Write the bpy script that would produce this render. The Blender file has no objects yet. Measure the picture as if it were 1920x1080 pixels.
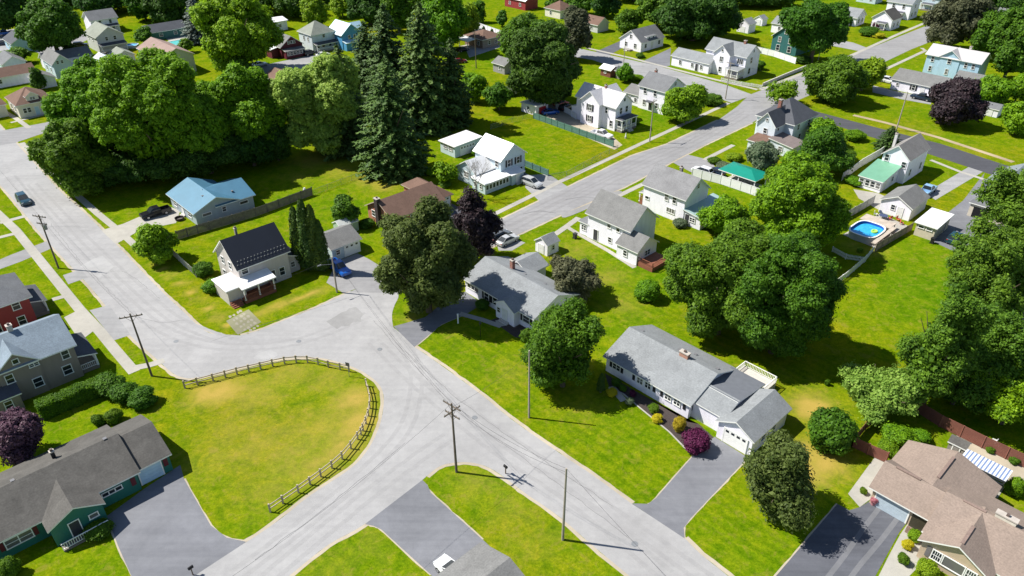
import bpy, bmesh, math, random
import numpy as np
from mathutils import Vector, Matrix
random.seed(7)
R_ = math.radians
scene = bpy.context.scene
COL = scene.collection

# ------------------------------------------------------------------ camera
F_PX, TILT, CAM_H = 1400.0, R_(32.0), 64.0
CT, ST = math.cos(TILT), math.sin(TILT)
cam_d = bpy.data.cameras.new('camera')
cam_d.lens = F_PX/1920*36; cam_d.sensor_width = 36
cam_d.clip_start = 0.5; cam_d.clip_end = 6000
cam = bpy.data.objects.new('camera', cam_d); COL.objects.link(cam)
cam.location = (0, 0, CAM_H); cam.rotation_euler = (math.pi/2-TILT, 0, 0)
scene.camera = cam

def at(x, y, z=0.0):
    """survey helper: ground plan position (metres) of a point read off the 1920x1080 photo at height z"""
    u = (x-960)/F_PX; v = (540-y)/F_PX
    d = (u, CT+v*ST, -ST+v*CT)
    t = (z-CAM_H)/d[2]
    return (d[0]*t, d[1]*t)
def proj_y(X, Y, Z):
    q = Z-CAM_H; zc = Y*CT-q*ST
    return 540-F_PX*(Y*ST+q*CT)/zc
def height_at(base, ytop):
    X, Y = at(*base); lo, hi = 0, 40
    for _ in range(40):
        m = (lo+hi)/2
        if proj_y(X, Y, m) > ytop: lo = m
        else: hi = m
    return m
def scale_at(y):
    X, Y = at(960, y)
    return F_PX/(Y*CT+CAM_H*ST)

# ------------------------------------------------------------------ light
SUN_AZ, SUN_EL = R_(169.5), R_(51)
w = bpy.data.worlds.new('World'); scene.world = w; w.use_nodes = True
nt = w.node_tree; bg = nt.nodes['Background']
sky = nt.nodes.new('ShaderNodeTexSky'); sky.sky_type = 'NISHITA'; sky.sun_disc = False
sky.sun_elevation = SUN_EL; sky.sun_rotation = math.pi/2-SUN_AZ; sky.air_density = 1.0; sky.dust_density = 0.4
nt.links.new(sky.outputs[0], bg.inputs[0]); bg.inputs[1].default_value = 0.074
sun_d = bpy.data.lights.new('sun', 'SUN'); sun_d.energy = 4.8; sun_d.angle = R_(0.5); sun_d.color = (1, .955, .87)
sun = bpy.data.objects.new('sun', sun_d); COL.objects.link(sun)
sd = Vector((math.cos(SUN_AZ)*math.cos(SUN_EL), math.sin(SUN_AZ)*math.cos(SUN_EL), math.sin(SUN_EL)))
sun.rotation_euler = sd.to_track_quat('Z', 'Y').to_euler(); sun.location = sd*300
scene.view_settings.view_transform = 'Standard'; scene.view_settings.look = 'None'
scene.view_settings.exposure = 0.78; scene.view_settings.gamma = 1
scene.render.engine = 'CYCLES'
scene.cycles.max_bounces = 6; scene.cycles.diffuse_bounces = 3; scene.cycles.transparent_max_bounces = 12

# ------------------------------------------------------------------ materials
MATS = {}
def new_mat(name):
    m = bpy.data.materials.new(name); m.use_nodes = True
    return m, m.node_tree, m.node_tree.nodes['Principled BSDF']
def node(nt, t, **kw):
    n = nt.nodes.new(t)
    for k, v in kw.items():
        if k.startswith('i_'):
            key = k[2:]; n.inputs[int(key) if key.isdigit() else key.replace('_', ' ')].default_value = v
        else: setattr(n, k, v)
    return n
def noise(nt, scale, detail=4, rough=.55, vec=None, dist=0.0):
    n = node(nt, 'ShaderNodeTexNoise'); n.inputs['Scale'].default_value = scale
    n.inputs['Detail'].default_value = detail; n.inputs['Roughness'].default_value = rough; n.inputs['Distortion'].default_value = dist
    if vec is not None: nt.links.new(vec, n.inputs['Vector'])
    return n
def ramp(nt, fac, stops):
    r = node(nt, 'ShaderNodeValToRGB'); el = r.color_ramp.elements
    while len(el) < len(stops): el.new(.5)
    for e, (p, c) in zip(el, stops):
        e.position = p; e.color = (*c, 1) if len(c) == 3 else c
    nt.links.new(fac, r.inputs[0]); return r
def mix(nt, a, b, fac, mode='MIX'):
    m = node(nt, 'ShaderNodeMix', data_type='RGBA', blend_type=mode)
    for s, v in ((6, a), (7, b), (0, fac)):
        if isinstance(v, (int, float)): m.inputs[s].default_value = v
        elif isinstance(v, tuple): m.inputs[s].default_value = (*v, 1)
        else: nt.links.new(v, m.inputs[s])
    return m.outputs[2]
def tone(c, k): return tuple(min(1, x*k) for x in c)
def flat(name, c, rough=.6, metal=0.0, var=.12, scale=1.5, spec=.3, bump=0.0):
    """solid surface with a little soiling noise"""
    if name in MATS: return MATS[name]
    m, nt, p = new_mat(name)
    tc = node(nt, 'ShaderNodeTexCoord')
    n = noise(nt, scale, 5, .6, tc.outputs['Object'])
    r = ramp(nt, n.outputs[0], [(.3, tone(c, 1-var)), (.7, tone(c, 1+var*.6))])
    nt.links.new(r.outputs[0], p.inputs['Base Color'])
    p.inputs['Roughness'].default_value = rough; p.inputs['Metallic'].default_value = metal
    p.inputs['Specular IOR Level'].default_value = spec
    if bump:
        b = node(nt, 'ShaderNodeBump'); b.inputs['Strength'].default_value = bump
        n2 = noise(nt, scale*12, 3, .6, tc.outputs['Object']); nt.links.new(n2.outputs[0], b.inputs['Height'])
        nt.links.new(b.outputs[0], p.inputs['Normal'])
    MATS[name] = m; return m
def siding(name, c, lap=.22):
    """horizontal lapped boards with faint streaks"""
    if name in MATS: return MATS[name]
    m, nt, p = new_mat(name)
    tc = node(nt, 'ShaderNodeTexCoord')
    mp = node(nt, 'ShaderNodeMapping'); mp.inputs['Scale'].default_value = (1.2, 1.2, .25); nt.links.new(tc.outputs['Object'], mp.inputs[0])
    n = noise(nt, 1.3, 5, .6, mp.outputs[0])
    r = ramp(nt, n.outputs[0], [(.3, tone(c, .9)), (.7, tone(c, 1.04))])
    sx = node(nt, 'ShaderNodeSeparateXYZ'); nt.links.new(tc.outputs['Object'], sx.inputs[0])
    mm = node(nt, 'ShaderNodeMath', operation='DIVIDE'); nt.links.new(sx.outputs[2], mm.inputs[0]); mm.inputs[1].default_value = lap
    fr = node(nt, 'ShaderNodeMath', operation='FRACT'); nt.links.new(mm.outputs[0], fr.inputs[0])
    b = node(nt, 'ShaderNodeBump'); b.inputs['Strength'].default_value = .5; b.inputs['Distance'].default_value = .03
    nt.links.new(fr.outputs[0], b.inputs['Height']); nt.links.new(b.outputs[0], p.inputs['Normal'])
    nt.links.new(r.outputs[0], p.inputs['Base Color']); p.inputs['Roughness'].default_value = .55
    MATS[name] = m; return m
def shingle(name, c, var=.2):
    if name in MATS: return MATS[name]
    m, nt, p = new_mat(name)
    tc = node(nt, 'ShaderNodeTexCoord')
    n1 = noise(nt, .5, 6, .68, tc.outputs['Object'], .4); n2 = noise(nt, 5, 3, .7, tc.outputs['Object'])
    r1 = ramp(nt, n1.outputs[0], [(.28, tone(c, 1-var)), (.72, tone(c, 1+var*.55))])
    r2 = ramp(nt, n2.outputs[0], [(.25, (.66, .66, .66)), (.75, (1.16, 1.16, 1.15))])
    col = mix(nt, r1.outputs[0], r2.outputs[0], .8, 'MULTIPLY')
    sx = node(nt, 'ShaderNodeSeparateXYZ'); nt.links.new(tc.outputs['Object'], sx.inputs[0])
    mm = node(nt, 'ShaderNodeMath', operation='MULTIPLY'); nt.links.new(sx.outputs[2], mm.inputs[0]); mm.inputs[1].default_value = 9.0
    fr = node(nt, 'ShaderNodeMath', operation='FRACT'); nt.links.new(mm.outputs[0], fr.inputs[0])
    r3 = ramp(nt, fr.outputs[0], [(0, (.86, .86, .86)), (.25, (1, 1, 1))])
    col = mix(nt, col, r3.outputs[0], .7, 'MULTIPLY')
    nt.links.new(col, p.inputs['Base Color']); p.inputs['Roughness'].default_value = .85; p.inputs['Specular IOR Level'].default_value = .2
    MATS[name] = m; return m
def seam_metal(name, c, step=.45, axis=0):
    """standing seam sheet roof"""
    if name in MATS: return MATS[name]
    m, nt, p = new_mat(name)
    tc = node(nt, 'ShaderNodeTexCoord')
    n1 = noise(nt, .5, 3, .6, tc.outputs['Object'])
    r1 = ramp(nt, n1.outputs[0], [(.3, tone(c, .9)), (.7, tone(c, 1.05))])
    sx = node(nt, 'ShaderNodeSeparateXYZ'); nt.links.new(tc.outputs['Object'], sx.inputs[0])
    mm = node(nt, 'ShaderNodeMath', operation='DIVIDE'); nt.links.new(sx.outputs[axis], mm.inputs[0]); mm.inputs[1].default_value = step
    fr = node(nt, 'ShaderNodeMath', operation='FRACT'); nt.links.new(mm.outputs[0], fr.inputs[0])
    r2 = ramp(nt, fr.outputs[0], [(0, (.78, .78, .78)), (.1, (1.04, 1.04, 1.04)), (.2, (1, 1, 1))])
    col = mix(nt, r1.outputs[0], r2.outputs[0], .8, 'MULTIPLY')
    b = node(nt, 'ShaderNodeBump'); b.inputs['Strength'].default_value = .4; b.inputs['Distance'].default_value = .04
    nt.links.new(r2.outputs[0], b.inputs['Height']); nt.links.new(b.outputs[0], p.inputs['Normal'])
    nt.links.new(col, p.inputs['Base Color']); p.inputs['Roughness'].default_value = .45; p.inputs['Metallic'].default_value = .1
    MATS[name] = m; return m
def brick(name, c1, c2, mortar=(.4, .36, .32)):
    if name in MATS: return MATS[name]
    m, nt, p = new_mat(name)
    tc = node(nt, 'ShaderNodeTexCoord')
    mp = node(nt, 'ShaderNodeMapping'); mp.inputs['Rotation'].default_value = (math.pi/2, 0, 0); nt.links.new(tc.outputs['Object'], mp.inputs[0])
    b = node(nt, 'ShaderNodeTexBrick'); b.inputs['Scale'].default_value = 3.2
    b.inputs['Color1'].default_value = (*c1, 1); b.inputs['Color2'].default_value = (*c2, 1); b.inputs['Mortar'].default_value = (*mortar, 1)
    nt.links.new(mp.outputs[0], b.inputs[0]); nt.links.new(b.outputs[0], p.inputs['Base Color']); p.inputs['Roughness'].default_value = .85
    MATS[name] = m; return m
def glass(name='pane glass', c=(.018, .024, .03)):
    if name in MATS: return MATS[name]
    m, nt, p = new_mat(name)
    oi = node(nt, 'ShaderNodeObjectInfo'); r = ramp(nt, oi.outputs['Random'], [(.45, c), (.62, (.05, .055, .06)), (.85, (.13, .13, .125))]); r.color_ramp.interpolation = 'CONSTANT'; nt.links.new(r.outputs[0], p.inputs['Base Color'])
    p.inputs['Roughness'].default_value = .08; p.inputs['Specular IOR Level'].default_value = .45
    MATS[name] = m; return m
def paint(name, c, rough=.28, coat=.5):
    if name in MATS: return MATS[name]
    m, nt, p = new_mat(name)
    p.inputs['Base Color'].default_value = (*c, 1); p.inputs['Roughness'].default_value = rough
    p.inputs['Coat Weight'].default_value = coat; p.inputs['Metallic'].default_value = .15
    MATS[name] = m; return m
def foliage(name, a, b, rough=.6, trans=.46):
    """leaves: each leaf its own tint between a and b, with patches"""
    if name in MATS: return MATS[name]
    m, nt, p = new_mat(name)
    g = node(nt, 'ShaderNodeNewGeometry'); tc = node(nt, 'ShaderNodeTexCoord')
    n = noise(nt, .55, 3, .6, tc.outputs['Object'])
    ad = node(nt, 'ShaderNodeMath', operation='MULTIPLY_ADD'); nt.links.new(g.outputs['Random Per Island'], ad.inputs[0]); ad.inputs[1].default_value = .55
    ns = node(nt, 'ShaderNodeMath', operation='MULTIPLY_ADD'); nt.links.new(n.outputs[0], ns.inputs[0]); ns.inputs[1].default_value = 1.3; ns.inputs[2].default_value = -.42
    nt.links.new(ns.outputs[0], ad.inputs[2])
    r = ramp(nt, ad.outputs[0], [(.1, a), (.9, b)])
    oi = node(nt, 'ShaderNodeObjectInfo')
    hs = node(nt, 'ShaderNodeHueSaturation'); nt.links.new(r.outputs[0], hs.inputs['Color'])
    rr = node(nt, 'ShaderNodeMapRange'); nt.links.new(oi.outputs['Random'], rr.inputs[0]); rr.inputs[3].default_value = .485; rr.inputs[4].default_value = .515
    nt.links.new(rr.outputs[0], hs.inputs['Hue'])
    vr = node(nt, 'ShaderNodeMapRange'); nt.links.new(oi.outputs['Random'], vr.inputs[0]); vr.inputs[3].default_value = 1.12; vr.inputs[4].default_value = .86; nt.links.new(vr.outputs[0], hs.inputs['Value'])
    nt.links.new(hs.outputs[0], p.inputs['Base Color']); p.inputs['Roughness'].default_value = rough; p.inputs['Specular IOR Level'].default_value = .25
    tr = node(nt, 'ShaderNodeBsdfTranslucent'); nt.links.new(hs.outputs[0], tr.inputs[0])
    mx = node(nt, 'ShaderNodeMixShader'); mx.inputs[0].default_value = trans
    nt.links.new(p.outputs[0], mx.inputs[1]); nt.links.new(tr.outputs[0], mx.inputs[2])
    nt.links.new(mx.outputs[0], nt.nodes['Material Output'].inputs[0])
    MATS[name] = m; return m

# ------------------------------------------------------------------ mesh builder and tagging
def tag(o, label, cat, group=None, kind=None):
    if label: o['label'] = label
    if cat: o['category'] = cat
    if group: o['group'] = group
    if kind: o['kind'] = kind
    return o
def empty(name, loc, yaw=0.0):
    o = bpy.data.objects.new(name, None); COL.objects.link(o)
    o.empty_display_size = .5
    o.location = loc if len(loc) == 3 else (*loc, 0); o.rotation_euler = (0, 0, R_(yaw)); return o
def link(name, me, parent=None, loc=(0, 0, 0), rz=0.0):
    o = bpy.data.objects.new(name, me); COL.objects.link(o)
    o.location = loc; o.rotation_euler = (0, 0, rz)
    if parent: o.parent = parent
    return o
class MB:
    def __init__(s): s.v = []; s.f = []; s.m = []
    def add(s, vs, fs, m=0):
        b = len(s.v); s.v += [tuple(v) for v in vs]
        for f in fs: s.f.append([b+i for i in f]); s.m.append(m)
    def box(s, x0, x1, y0, y1, z0, z1, m=0):
        s.add([(x0,y0,z0),(x1,y0,z0),(x1,y1,z0),(x0,y1,z0),(x0,y0,z1),(x1,y0,z1),(x1,y1,z1),(x0,y1,z1)],
              [(3,2,1,0),(4,5,6,7),(0,1,5,4),(1,2,6,5),(2,3,7,6),(3,0,4,7)], m); return s
    def tube(s, a, b, r0, r1=None, n=7, m=0, caps=True):
        r1 = r0 if r1 is None else r1
        a, b = Vector(a), Vector(b); d = (b-a).normalized()
        u = d.orthogonal().normalized(); w_ = d.cross(u); vs = []
        for c, r in ((a, r0), (b, r1)):
            for i in range(n):
                t = 2*math.pi*i/n; vs.append(c+u*(r*math.cos(t))+w_*(r*math.sin(t)))
        fs = [(i, (i+1) % n, n+(i+1) % n, n+i) for i in range(n)]
        if caps: fs += [tuple(range(n-1, -1, -1)), tuple(range(n, 2*n))]
        s.add(vs, fs, m); return s
    def bar(s, a, b, wd, h, m=0):
        """box beam from a to b (its bottom centre line), wd wide, h tall"""
        a, b = Vector(a), Vector(b); d = b-a; n = Vector((-d.y, d.x, 0)).normalized()*(wd/2); z = Vector((0, 0, h))
        s.add([a-n, b-n, b+n, a+n, a-n+z, b-n+z, b+n+z, a+n+z],
              [(3,2,1,0),(4,5,6,7),(0,1,5,4),(1,2,6,5),(2,3,7,6),(3,0,4,7)], m); return s
    def mesh(s, name, mats):
        me = bpy.data.meshes.new(name); me.from_pydata(s.v, [], s.f)
        for x in mats: me.materials.append(x)
        if len(mats) > 1: me.polygons.foreach_set('material_index', s.m)
        me.update(); return me
    def build(s, name, mats, parent=None, loc=(0, 0, 0), rz=0.0):
        if not isinstance(mats, (list, tuple)): mats = [mats]
        return link(name, s.mesh(name, mats), parent, loc, rz)

# ------------------------------------------------------------------ houses
WHITE = flat('white trim paint', (.78, .78, .76), .5, var=.06)
GLASS = glass()
WIN = {}
def window_mesh(wd, h, style):
    k = (round(wd, 2), round(h, 2), style)
    if k in WIN: return WIN[k]
    f = MB(); b = .1
    x, z = wd/2, h/2
    f.box(-x-b, x+b, -.07, .0, z, z+b); f.box(-x-b-.04, x+b+.04, -.1, .0, -z-b, -z)
    f.box(-x-b, -x, -.07, .0, -z, z); f.box(x, x+b, -.07, .0, -z, z)
    if style in ('sash', 'pair'): f.box(-x, x, -.055, -.0, -.03, .03)
    if style == 'pair': f.box(-.05, .05, -.058, 0, -z, z)
    if style == 'bank':
        for q in (-wd/6, wd/6): f.box(q-.05, q+.05, -.055, 0, -z, z)
    if style == 'grid':
        for q in (-wd/4, 0, wd/4): f.box(q-.025, q+.025, -.05, 0, -z, z)
        f.box(-x, x, -.052, 0, -.025, .025)
    p = MB(); p.box(-x, x, -.03, 0, -z, z)
    WIN[k] = (f.mesh('window', [WHITE]), p.mesh('pane', [GLASS])); return WIN[k]
FACE = {'-y': 0.0, '+x': math.pi/2, '+y': math.pi, '-x': -math.pi/2}
class House:
    def __init__(s, name, label, cat, loc, yaw, wall, roof, trim=None, group='houses along the streets'):
        s.root = tag(empty(name, loc, yaw), label, cat, group)
        s.wall, s.roof, s.trim = wall, roof, trim or WHITE
        s.wm = MB(); s.rm = {}; s.n = 0
    def _r(s, mat, nm):
        return s.rm.setdefault((nm, (mat or s.roof).name), (MB(), mat or s.roof))[0]
    def block(s, x0, x1, y0, y1, h, kind='gable', ax='x', pk=None, ov=.4, rm=None, part='roof', z0=0.0, dirn='+x', low=None, walls=True, t=.17):
        e = .007*s.n; s.n += 1
        x0 += e; x1 -= e; y0 += e; y1 -= e; h += e*.9
        W, RF = s.wm, s._r(rm, part)
        if ax == 'y' and kind in ('gable', 'hip'):   # work in swapped axes
            sw = lambda p: (p[1], p[0], p[2]); a0, a1, b0, b1 = y0, y1, x0, x1
        else: sw = lambda p: p; a0, a1, b0, b1 = x0, x1, y0, y1
        bm = (b0+b1)/2
        def add(M, vs, fs, m=0):
            vs = [sw(v) for v in vs]
            if ax == 'y' and kind in ('gable', 'hip'): fs = [tuple(reversed(f)) for f in fs]
            M.add(vs, fs, m)
        if kind == 'gable':
            pk = pk or h+(b1-b0)/2*.4; p = (pk-h)/((b1-b0)/2)
            if walls:
                vs = [(a0,b0,z0),(a1,b0,z0),(a1,b1,z0),(a0,b1,z0),(a0,b0,h),(a1,b0,h),(a1,b1,h),(a0,b1,h),(a0,bm,pk),(a1,bm,pk)]
                add(W, vs, [(0,1,5,4),(2,3,7,6),(1,2,6,9,5),(3,0,4,8,7)])
            zl = h-ov*p; A0, A1 = a0-ov, a1+ov
            sec = [(b0-ov, zl), (b0-ov, zl+t), (bm, pk+t), (b1+ov, zl+t), (b1+ov, zl), (bm, pk)]
            vs = [(A0, y, z) for y, z in sec]+[(A1, y, z) for y, z in sec]
            add(RF, vs, [(1, 7, 8, 2), (2, 8, 9, 3)], 0)
            add(RF, vs, [(0, 6, 7, 1), (3, 9, 10, 4), (4, 10, 11, 5), (5, 11, 6, 0), (0, 1, 2, 5), (5, 2, 3, 4), (8, 7, 6, 11), (9, 8, 11, 10)], 1)
        elif kind == 'hip':
            hw = (b1-b0)/2; pk = pk or h+hw*.4; p = (pk-h)/hw; zl = h-ov*p
            if walls: W.box(x0, x1, y0, y1, z0, h)
            ins = min(hw, (a1-a0)/2-.05)
            A0, A1, B0, B1 = a0-ov, a1+ov, b0-ov, b1+ov
            vs = [(A0,B0,zl),(A1,B0,zl),(A1,B1,zl),(A0,B1,zl),(A0,B0,zl+t),(A1,B0,zl+t),(A1,B1,zl+t),(A0,B1,zl+t),(a0+ins,bm,pk+t),(a1-ins,bm,pk+t)]
            add(RF, vs, [(4,5,9,8),(5,6,9),(6,7,8,9),(7,4,8)], 0)
            add(RF, vs, [(0,1,5,4),(1,2,6,5),(2,3,7,6),(3,0,4,7),(3,2,1,0)], 1)
        else:   # shed / flat : h on the high side, low on the low side, dirn = downhill direction
            low = h-.15 if low is None else low
            X0, X1, Y0, Y1 = x0-ov, x1+ov, y0-ov, y1+ov
            def zz(x, y):
                q = {'+x': (x-x0)/(x1-x0), '-x': (x1-x)/(x1-x0), '+y': (y-y0)/(y1-y0), '-y': (y1-y)/(y1-y0)}[dirn]
                return h+(low-h)*q
            if walls:
                cs = [(x0,y0),(x1,y0),(x1,y1),(x0,y1)]
                W.add([(x, y, z0) for x, y in cs]+[(x, y, zz(x, y)) for x, y in cs], [(0,1,5,4),(1,2,6,5),(2,3,7,6),(3,0,4,7)])
            cs = [(X0,Y0),(X1,Y0),(X1,Y1),(X0,Y1)]
            vs = [(x, y, zz(x, y)) for x, y in cs]+[(x, y, zz(x, y)+t) for x, y in cs]
            RF.add(vs, [(4,5,6,7)], 0)
            RF.add(vs, [(0,1,5,4),(1,2,6,5),(2,3,7,6),(3,0,4,7),(3,2,1,0)], 1)
        return s
    def put(s, name, me, face, pl, u, z, parent=None):
        loc = (u, pl, z) if face in ('-y', '+y') else (pl, u, z)
        return link(name, me, parent or s.root, loc, FACE[face])
    def win(s, face, pl, us, z, wd=.9, h=1.3, style='sash', shutter=None):
        pl += (-.03 if face[0] == '-' else .03)
        for u in (us if isinstance(us, (list, tuple)) else [us]):
            f, p = window_mesh(wd, h, style)
            o = s.put('window', f, face, pl, u, z); link('pane', p, o)
            if shutter:
                k = ('sh', round(h, 2), shutter.name)
                if k not in WIN:
                    m = MB(); m.box(-.2, .2, -.05, 0, -h/2-.05, h/2+.05); m.box(-.14, .14, -.065, -.05, -h/2+.05, -.06); m.box(-.14, .14, -.065, -.05, .06, h/2-.05)
                    WIN[k] = m.mesh('shutter', [shutter])
                for d in (-1, 1):
                    s.put('shutter', WIN[k], face, pl, u+d*(wd/2+.36), z)
    def door(s, face, pl, u, mat, z0=.2, wd=.95, h=2.05):
        pl += (-.03 if face[0] == '-' else .03)
        m = MB(); m.box(-wd/2, wd/2, -.04, 0, 0, h); m.box(-wd/2+.14, wd/2-.14, -.05, -.04, .2, h*.42); m.box(-wd/2+.14, wd/2-.14, -.05, -.04, h*.5, h-.2)
        f = MB(); f.box(-wd/2-.1, -wd/2, -.06, 0, 0, h+.1); f.box(wd/2, wd/2+.1, -.06, 0, 0, h+.1); f.box(-wd/2, wd/2, -.06, 0, h, h+.1)
        o = s.put('door', m.mesh('door', [mat]), face, pl, u, z0); f.build('door_frame', WHITE, o)
    def garage(s, face, pl, u, wd=3.2, h=2.2, mat=None, lights=True):
        pl += (-.03 if face[0] == '-' else .03)
        m = MB(); n = 4; r = h/n
        for i in range(n): m.box(-wd/2, wd/2, -.05, 0, i*r+.02, (i+1)*r-.02)
        m.box(-wd/2, wd/2, -.02, 0, 0, h)
        f = MB(); f.box(-wd/2-.14, -wd/2-.001, -.07, 0, 0, h+.14); f.box(wd/2+.001, wd/2+.14, -.07, 0, 0, h+.14); f.box(-wd/2, wd/2, -.07, 0, h+.001, h+.14)
        o = s.put('garage_door', m.mesh('garage_door', [mat or WHITE]), face, pl, u, .03); f.build('door_frame', WHITE, o)
        if lights:
            k = max(3, int(wd/.75)); p = MB()
            for i in range(k):
                c = -wd/2+wd*(i+.5)/k; p.box(c-.22, c+.22, -.062, -.05, h-.45, h-.13)
            p.build('pane', GLASS, o)
    def chimney(s, x, y, z0, z1, wx=.7, wy=.7, mat=None):
        m = MB(); m.box(x-wx/2, x+wx/2, y-wy/2, y+wy/2, z0, z1); m.box(x-wx/2-.07, x+wx/2+.07, y-wy/2-.07, y+wy/2+.07, z1, z1+.14, 1)
        m.box(x-.14, x+.14, y-.14, y+.14, z1+.14, z1+.4, 2)
        m.build('chimney', [mat or brick('chimney brick', (.3, .09, .055), (.2, .06, .04)), flat('chimney cap', (.42, .38, .34)), flat('flue clay', (.12, .09, .08))], s.root)
    def vents(s, pts):
        for x, y, z in pts:
            m = MB(); m.box(-.16, .16, -.16, .16, -.2, .16); m.box(-.2, .2, -.2, .2, .16, .2)
            m.build('roof_vent', flat('vent metal', (.16, .16, .17), .5), s.root, (x, y, z))
    def porch(s, x0, x1, y0, y1, floor=.5, top=2.6, posts=(), mat=None, rail=None, rail_sides=''):
        """open porch: floor slab, posts, optional railing"""
        m = MB(); m.box(x0, x1, y0, y1, .02, floor); m.build('porch_floor', flat('porch boards', (.2, .17, .15)) if mat is None else mat, s.root)
        for x, y in posts:
            q = MB(); q.box(-.09, .09, -.09, .09, floor, top); q.box(-.13, .13, -.13, .13, floor, floor+.15); q.build('post', WHITE, s.root, (x, y, 0))
        if rail_sides:
            q = MB()
            segs = {'-y': ((x0, y0+.06), (x1, y0+.06)), '+y': ((x0, y1-.06), (x1, y1-.06)), '-x': ((x0+.06, y0), (x0+.06, y1)), '+x': ((x1-.06, y0), (x1-.06, y1))}
            for sd_ in rail_sides.split():
                a, b = segs[sd_]; q.bar((*a, floor+.85), (*b, floor+.85), .09, .07); q.bar((*a, floor+.12), (*b, floor+.12), .06, .06)
                L = math.dist(a, b); n = max(2, int(L/.22))
                for i in range(n+1):
                    t = i/n; x = a[0]+(b[0]-a[0])*t; y = a[1]+(b[1]-a[1])*t; q.box(x-.025, x+.025, y-.025, y+.025, floor+.18, floor+.85)
            q.build('railing', rail or WHITE, s.root)
    def steps(s, x, y, face, wd=1.4, n=3, rise=.17, mat=None):
        m = MB()
        for i in range(n): m.box(-wd/2, wd/2, -.3*(i+1), -.3*i, 0.01, rise*(n-i))
        s.put('steps', m.mesh('steps', [mat or flat('step concrete', (.45, .43, .4))]), face, y if face in ('-y', '+y') else x, x if face in ('-y', '+y') else y, 0)
    def done(s):
        if s.wm.v: s.wm.build('wall', s.wall, s.root)
        for (nm, _), (mb, mat) in s.rm.items(): mb.build(nm, [mat, s.trim], s.root)
        return s.root

# ------------------------------------------------------------------ vegetation
def leaf_mesh(name, C, N, S, rng, fold=.25, asp=.62):
    """one folded leaf spray (4 vertices) per centre C, normal N, size S"""
    n = len(C)
    r = rng.normal(size=(n, 3)); T = np.cross(N, r); T /= np.linalg.norm(T, axis=1)[:, None]+1e-9
    B = np.cross(N, T); S = S[:, None]
    V = np.stack([C+T*S, C+B*S*asp-N*S*fold, C-T*S, C-B*S*asp-N*S*fold], 1).reshape(-1, 3).astype(np.float32)
    me = bpy.data.meshes.new(name)
    me.vertices.add(4*n); me.vertices.foreach_set('co', V.ravel())
    me.loops.add(4*n); me.loops.foreach_set('vertex_index', np.arange(4*n, dtype=np.int32))
    me.polygons.add(n); me.polygons.foreach_set('loop_start', np.arange(0, 4*n, 4, dtype=np.int32))
    me.update(calc_edges=True); me.materials.append(None); return me
def unit(v): return v/(np.linalg.norm(v, axis=-1)[..., None]+1e-9)
def sph(rng, n): return unit(rng.normal(size=(n, 3)))
def broadleaf(name, seed, R, H, cr, leaf, cover=3.0, low=.03, lump=.2, ragged=.16, inner=.12, gap=.62, dome=.55, boughs=26, valley=.26):
    """crown built from rounded leaf clumps of radius cr set over a lobed envelope (flat underneath, gaps between clumps); base at z=0"""
    rng = np.random.default_rng(seed)
    cr = min(cr, .34*R, .3*H)
    BD = sph(rng, boughs); BM = rng.uniform(1-lump*1.5, 1.1, boughs); a0 = 2.1/math.sqrt(boughs)
    area = 2*math.pi*R*R+math.pi*R*H*.75
    want = int(area/(cr*cr*1.15))+6
    Cs = np.zeros((want, 3)); Rs = np.zeros(want); n = 0; tries = 0
    while n < want and tries < want*8:
        tries += 1
        d = sph(rng, 1)[0]; ca = BD@d; kb = int(np.argmax(ca*(.8+.2*BM))); ang = math.acos(min(1, max(-1, ca[kb])))
        lob = BM[kb]*(1-valley*min(1.6, ang/a0)**2)
        r = cr*rng.uniform(.65, 1.3)
        q = (rng.uniform(.9, 1.05) if rng.random() > inner else rng.uniform(.45, .85))
        rx = max(R*lob*q-r*.75, .15*R)
        up = H*(.54 if d[2] > 0 else .47)*(1+(lob-1)*.9)*q-r*.7
        p = np.array([d[0]*rx, d[1]*rx, H*.46+d[2]*max(up, .1*H)])
        if p[2] < H*low: p[2] = H*low+rng.uniform(0, .1)*H
        if n and np.any(np.linalg.norm(Cs[:n]-p, axis=1) < gap*np.minimum(r, Rs[:n])*1.25): continue
        Cs[n] = p; Rs[n] = r; n += 1
    P = []; N = []; S = []; mid = np.array([0, 0, H*.4]); la = 2*leaf*leaf*.62
    for c, r in zip(Cs[:n], Rs[:n]):
        k = max(14, int(cover*2*math.pi*r*r/la)); d = sph(rng, k); o = unit(unit(c-mid)*(1-dome)+np.array([0, 0, dome]))
        d = d[(d@o > -.25) | (rng.random(k) < .15)]; k = len(d)
        rr = r*(1+rng.uniform(-1.3, .9, k)*ragged+(rng.random(k) < .07)*rng.uniform(.1, .75, k))
        P.append(c+d*rr[:, None]*np.array([1, 1, .85]))
        N.append(unit(d+o*.2+np.array([0, 0, .22])+rng.normal(size=(k, 3))*.38)); S.append(leaf*rng.uniform(.6, 1.3, k))
    k = int(sum(map(len, P))*.07); d = sph(rng, k); q = rng.uniform(.15, .66, k)[:, None]
    P.append(mid+d*q*np.array([R, R, H*.5])*.92); N.append(sph(rng, k)); S.append(np.full(k, leaf*2.2))
    return leaf_mesh(name, np.concatenate(P), np.concatenate(N), np.concatenate(S), rng)
STYLE = {'big': dict(cr=.9, gap=.8, lump=.18, ragged=.26, boughs=34), 'tall': dict(cr=.9, gap=.8, lump=.2, ragged=.28, boughs=30), 'mid': dict(cr=.62, gap=.8, lump=.18, ragged=.26, boughs=20), 'olive': dict(cr=.6, ragged=.42, gap=.9, lump=.24, inner=.2, boughs=40, valley=.34), 'loose': dict(cr=.58, ragged=.65, cover=2.0, gap=1.0, lump=.32, inner=.3, boughs=24, valley=.4), 'shaggy': dict(cr=.6, ragged=.62, gap=1.05, lump=.34, cover=2.2, inner=.2, boughs=46, valley=.45)}
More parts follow.
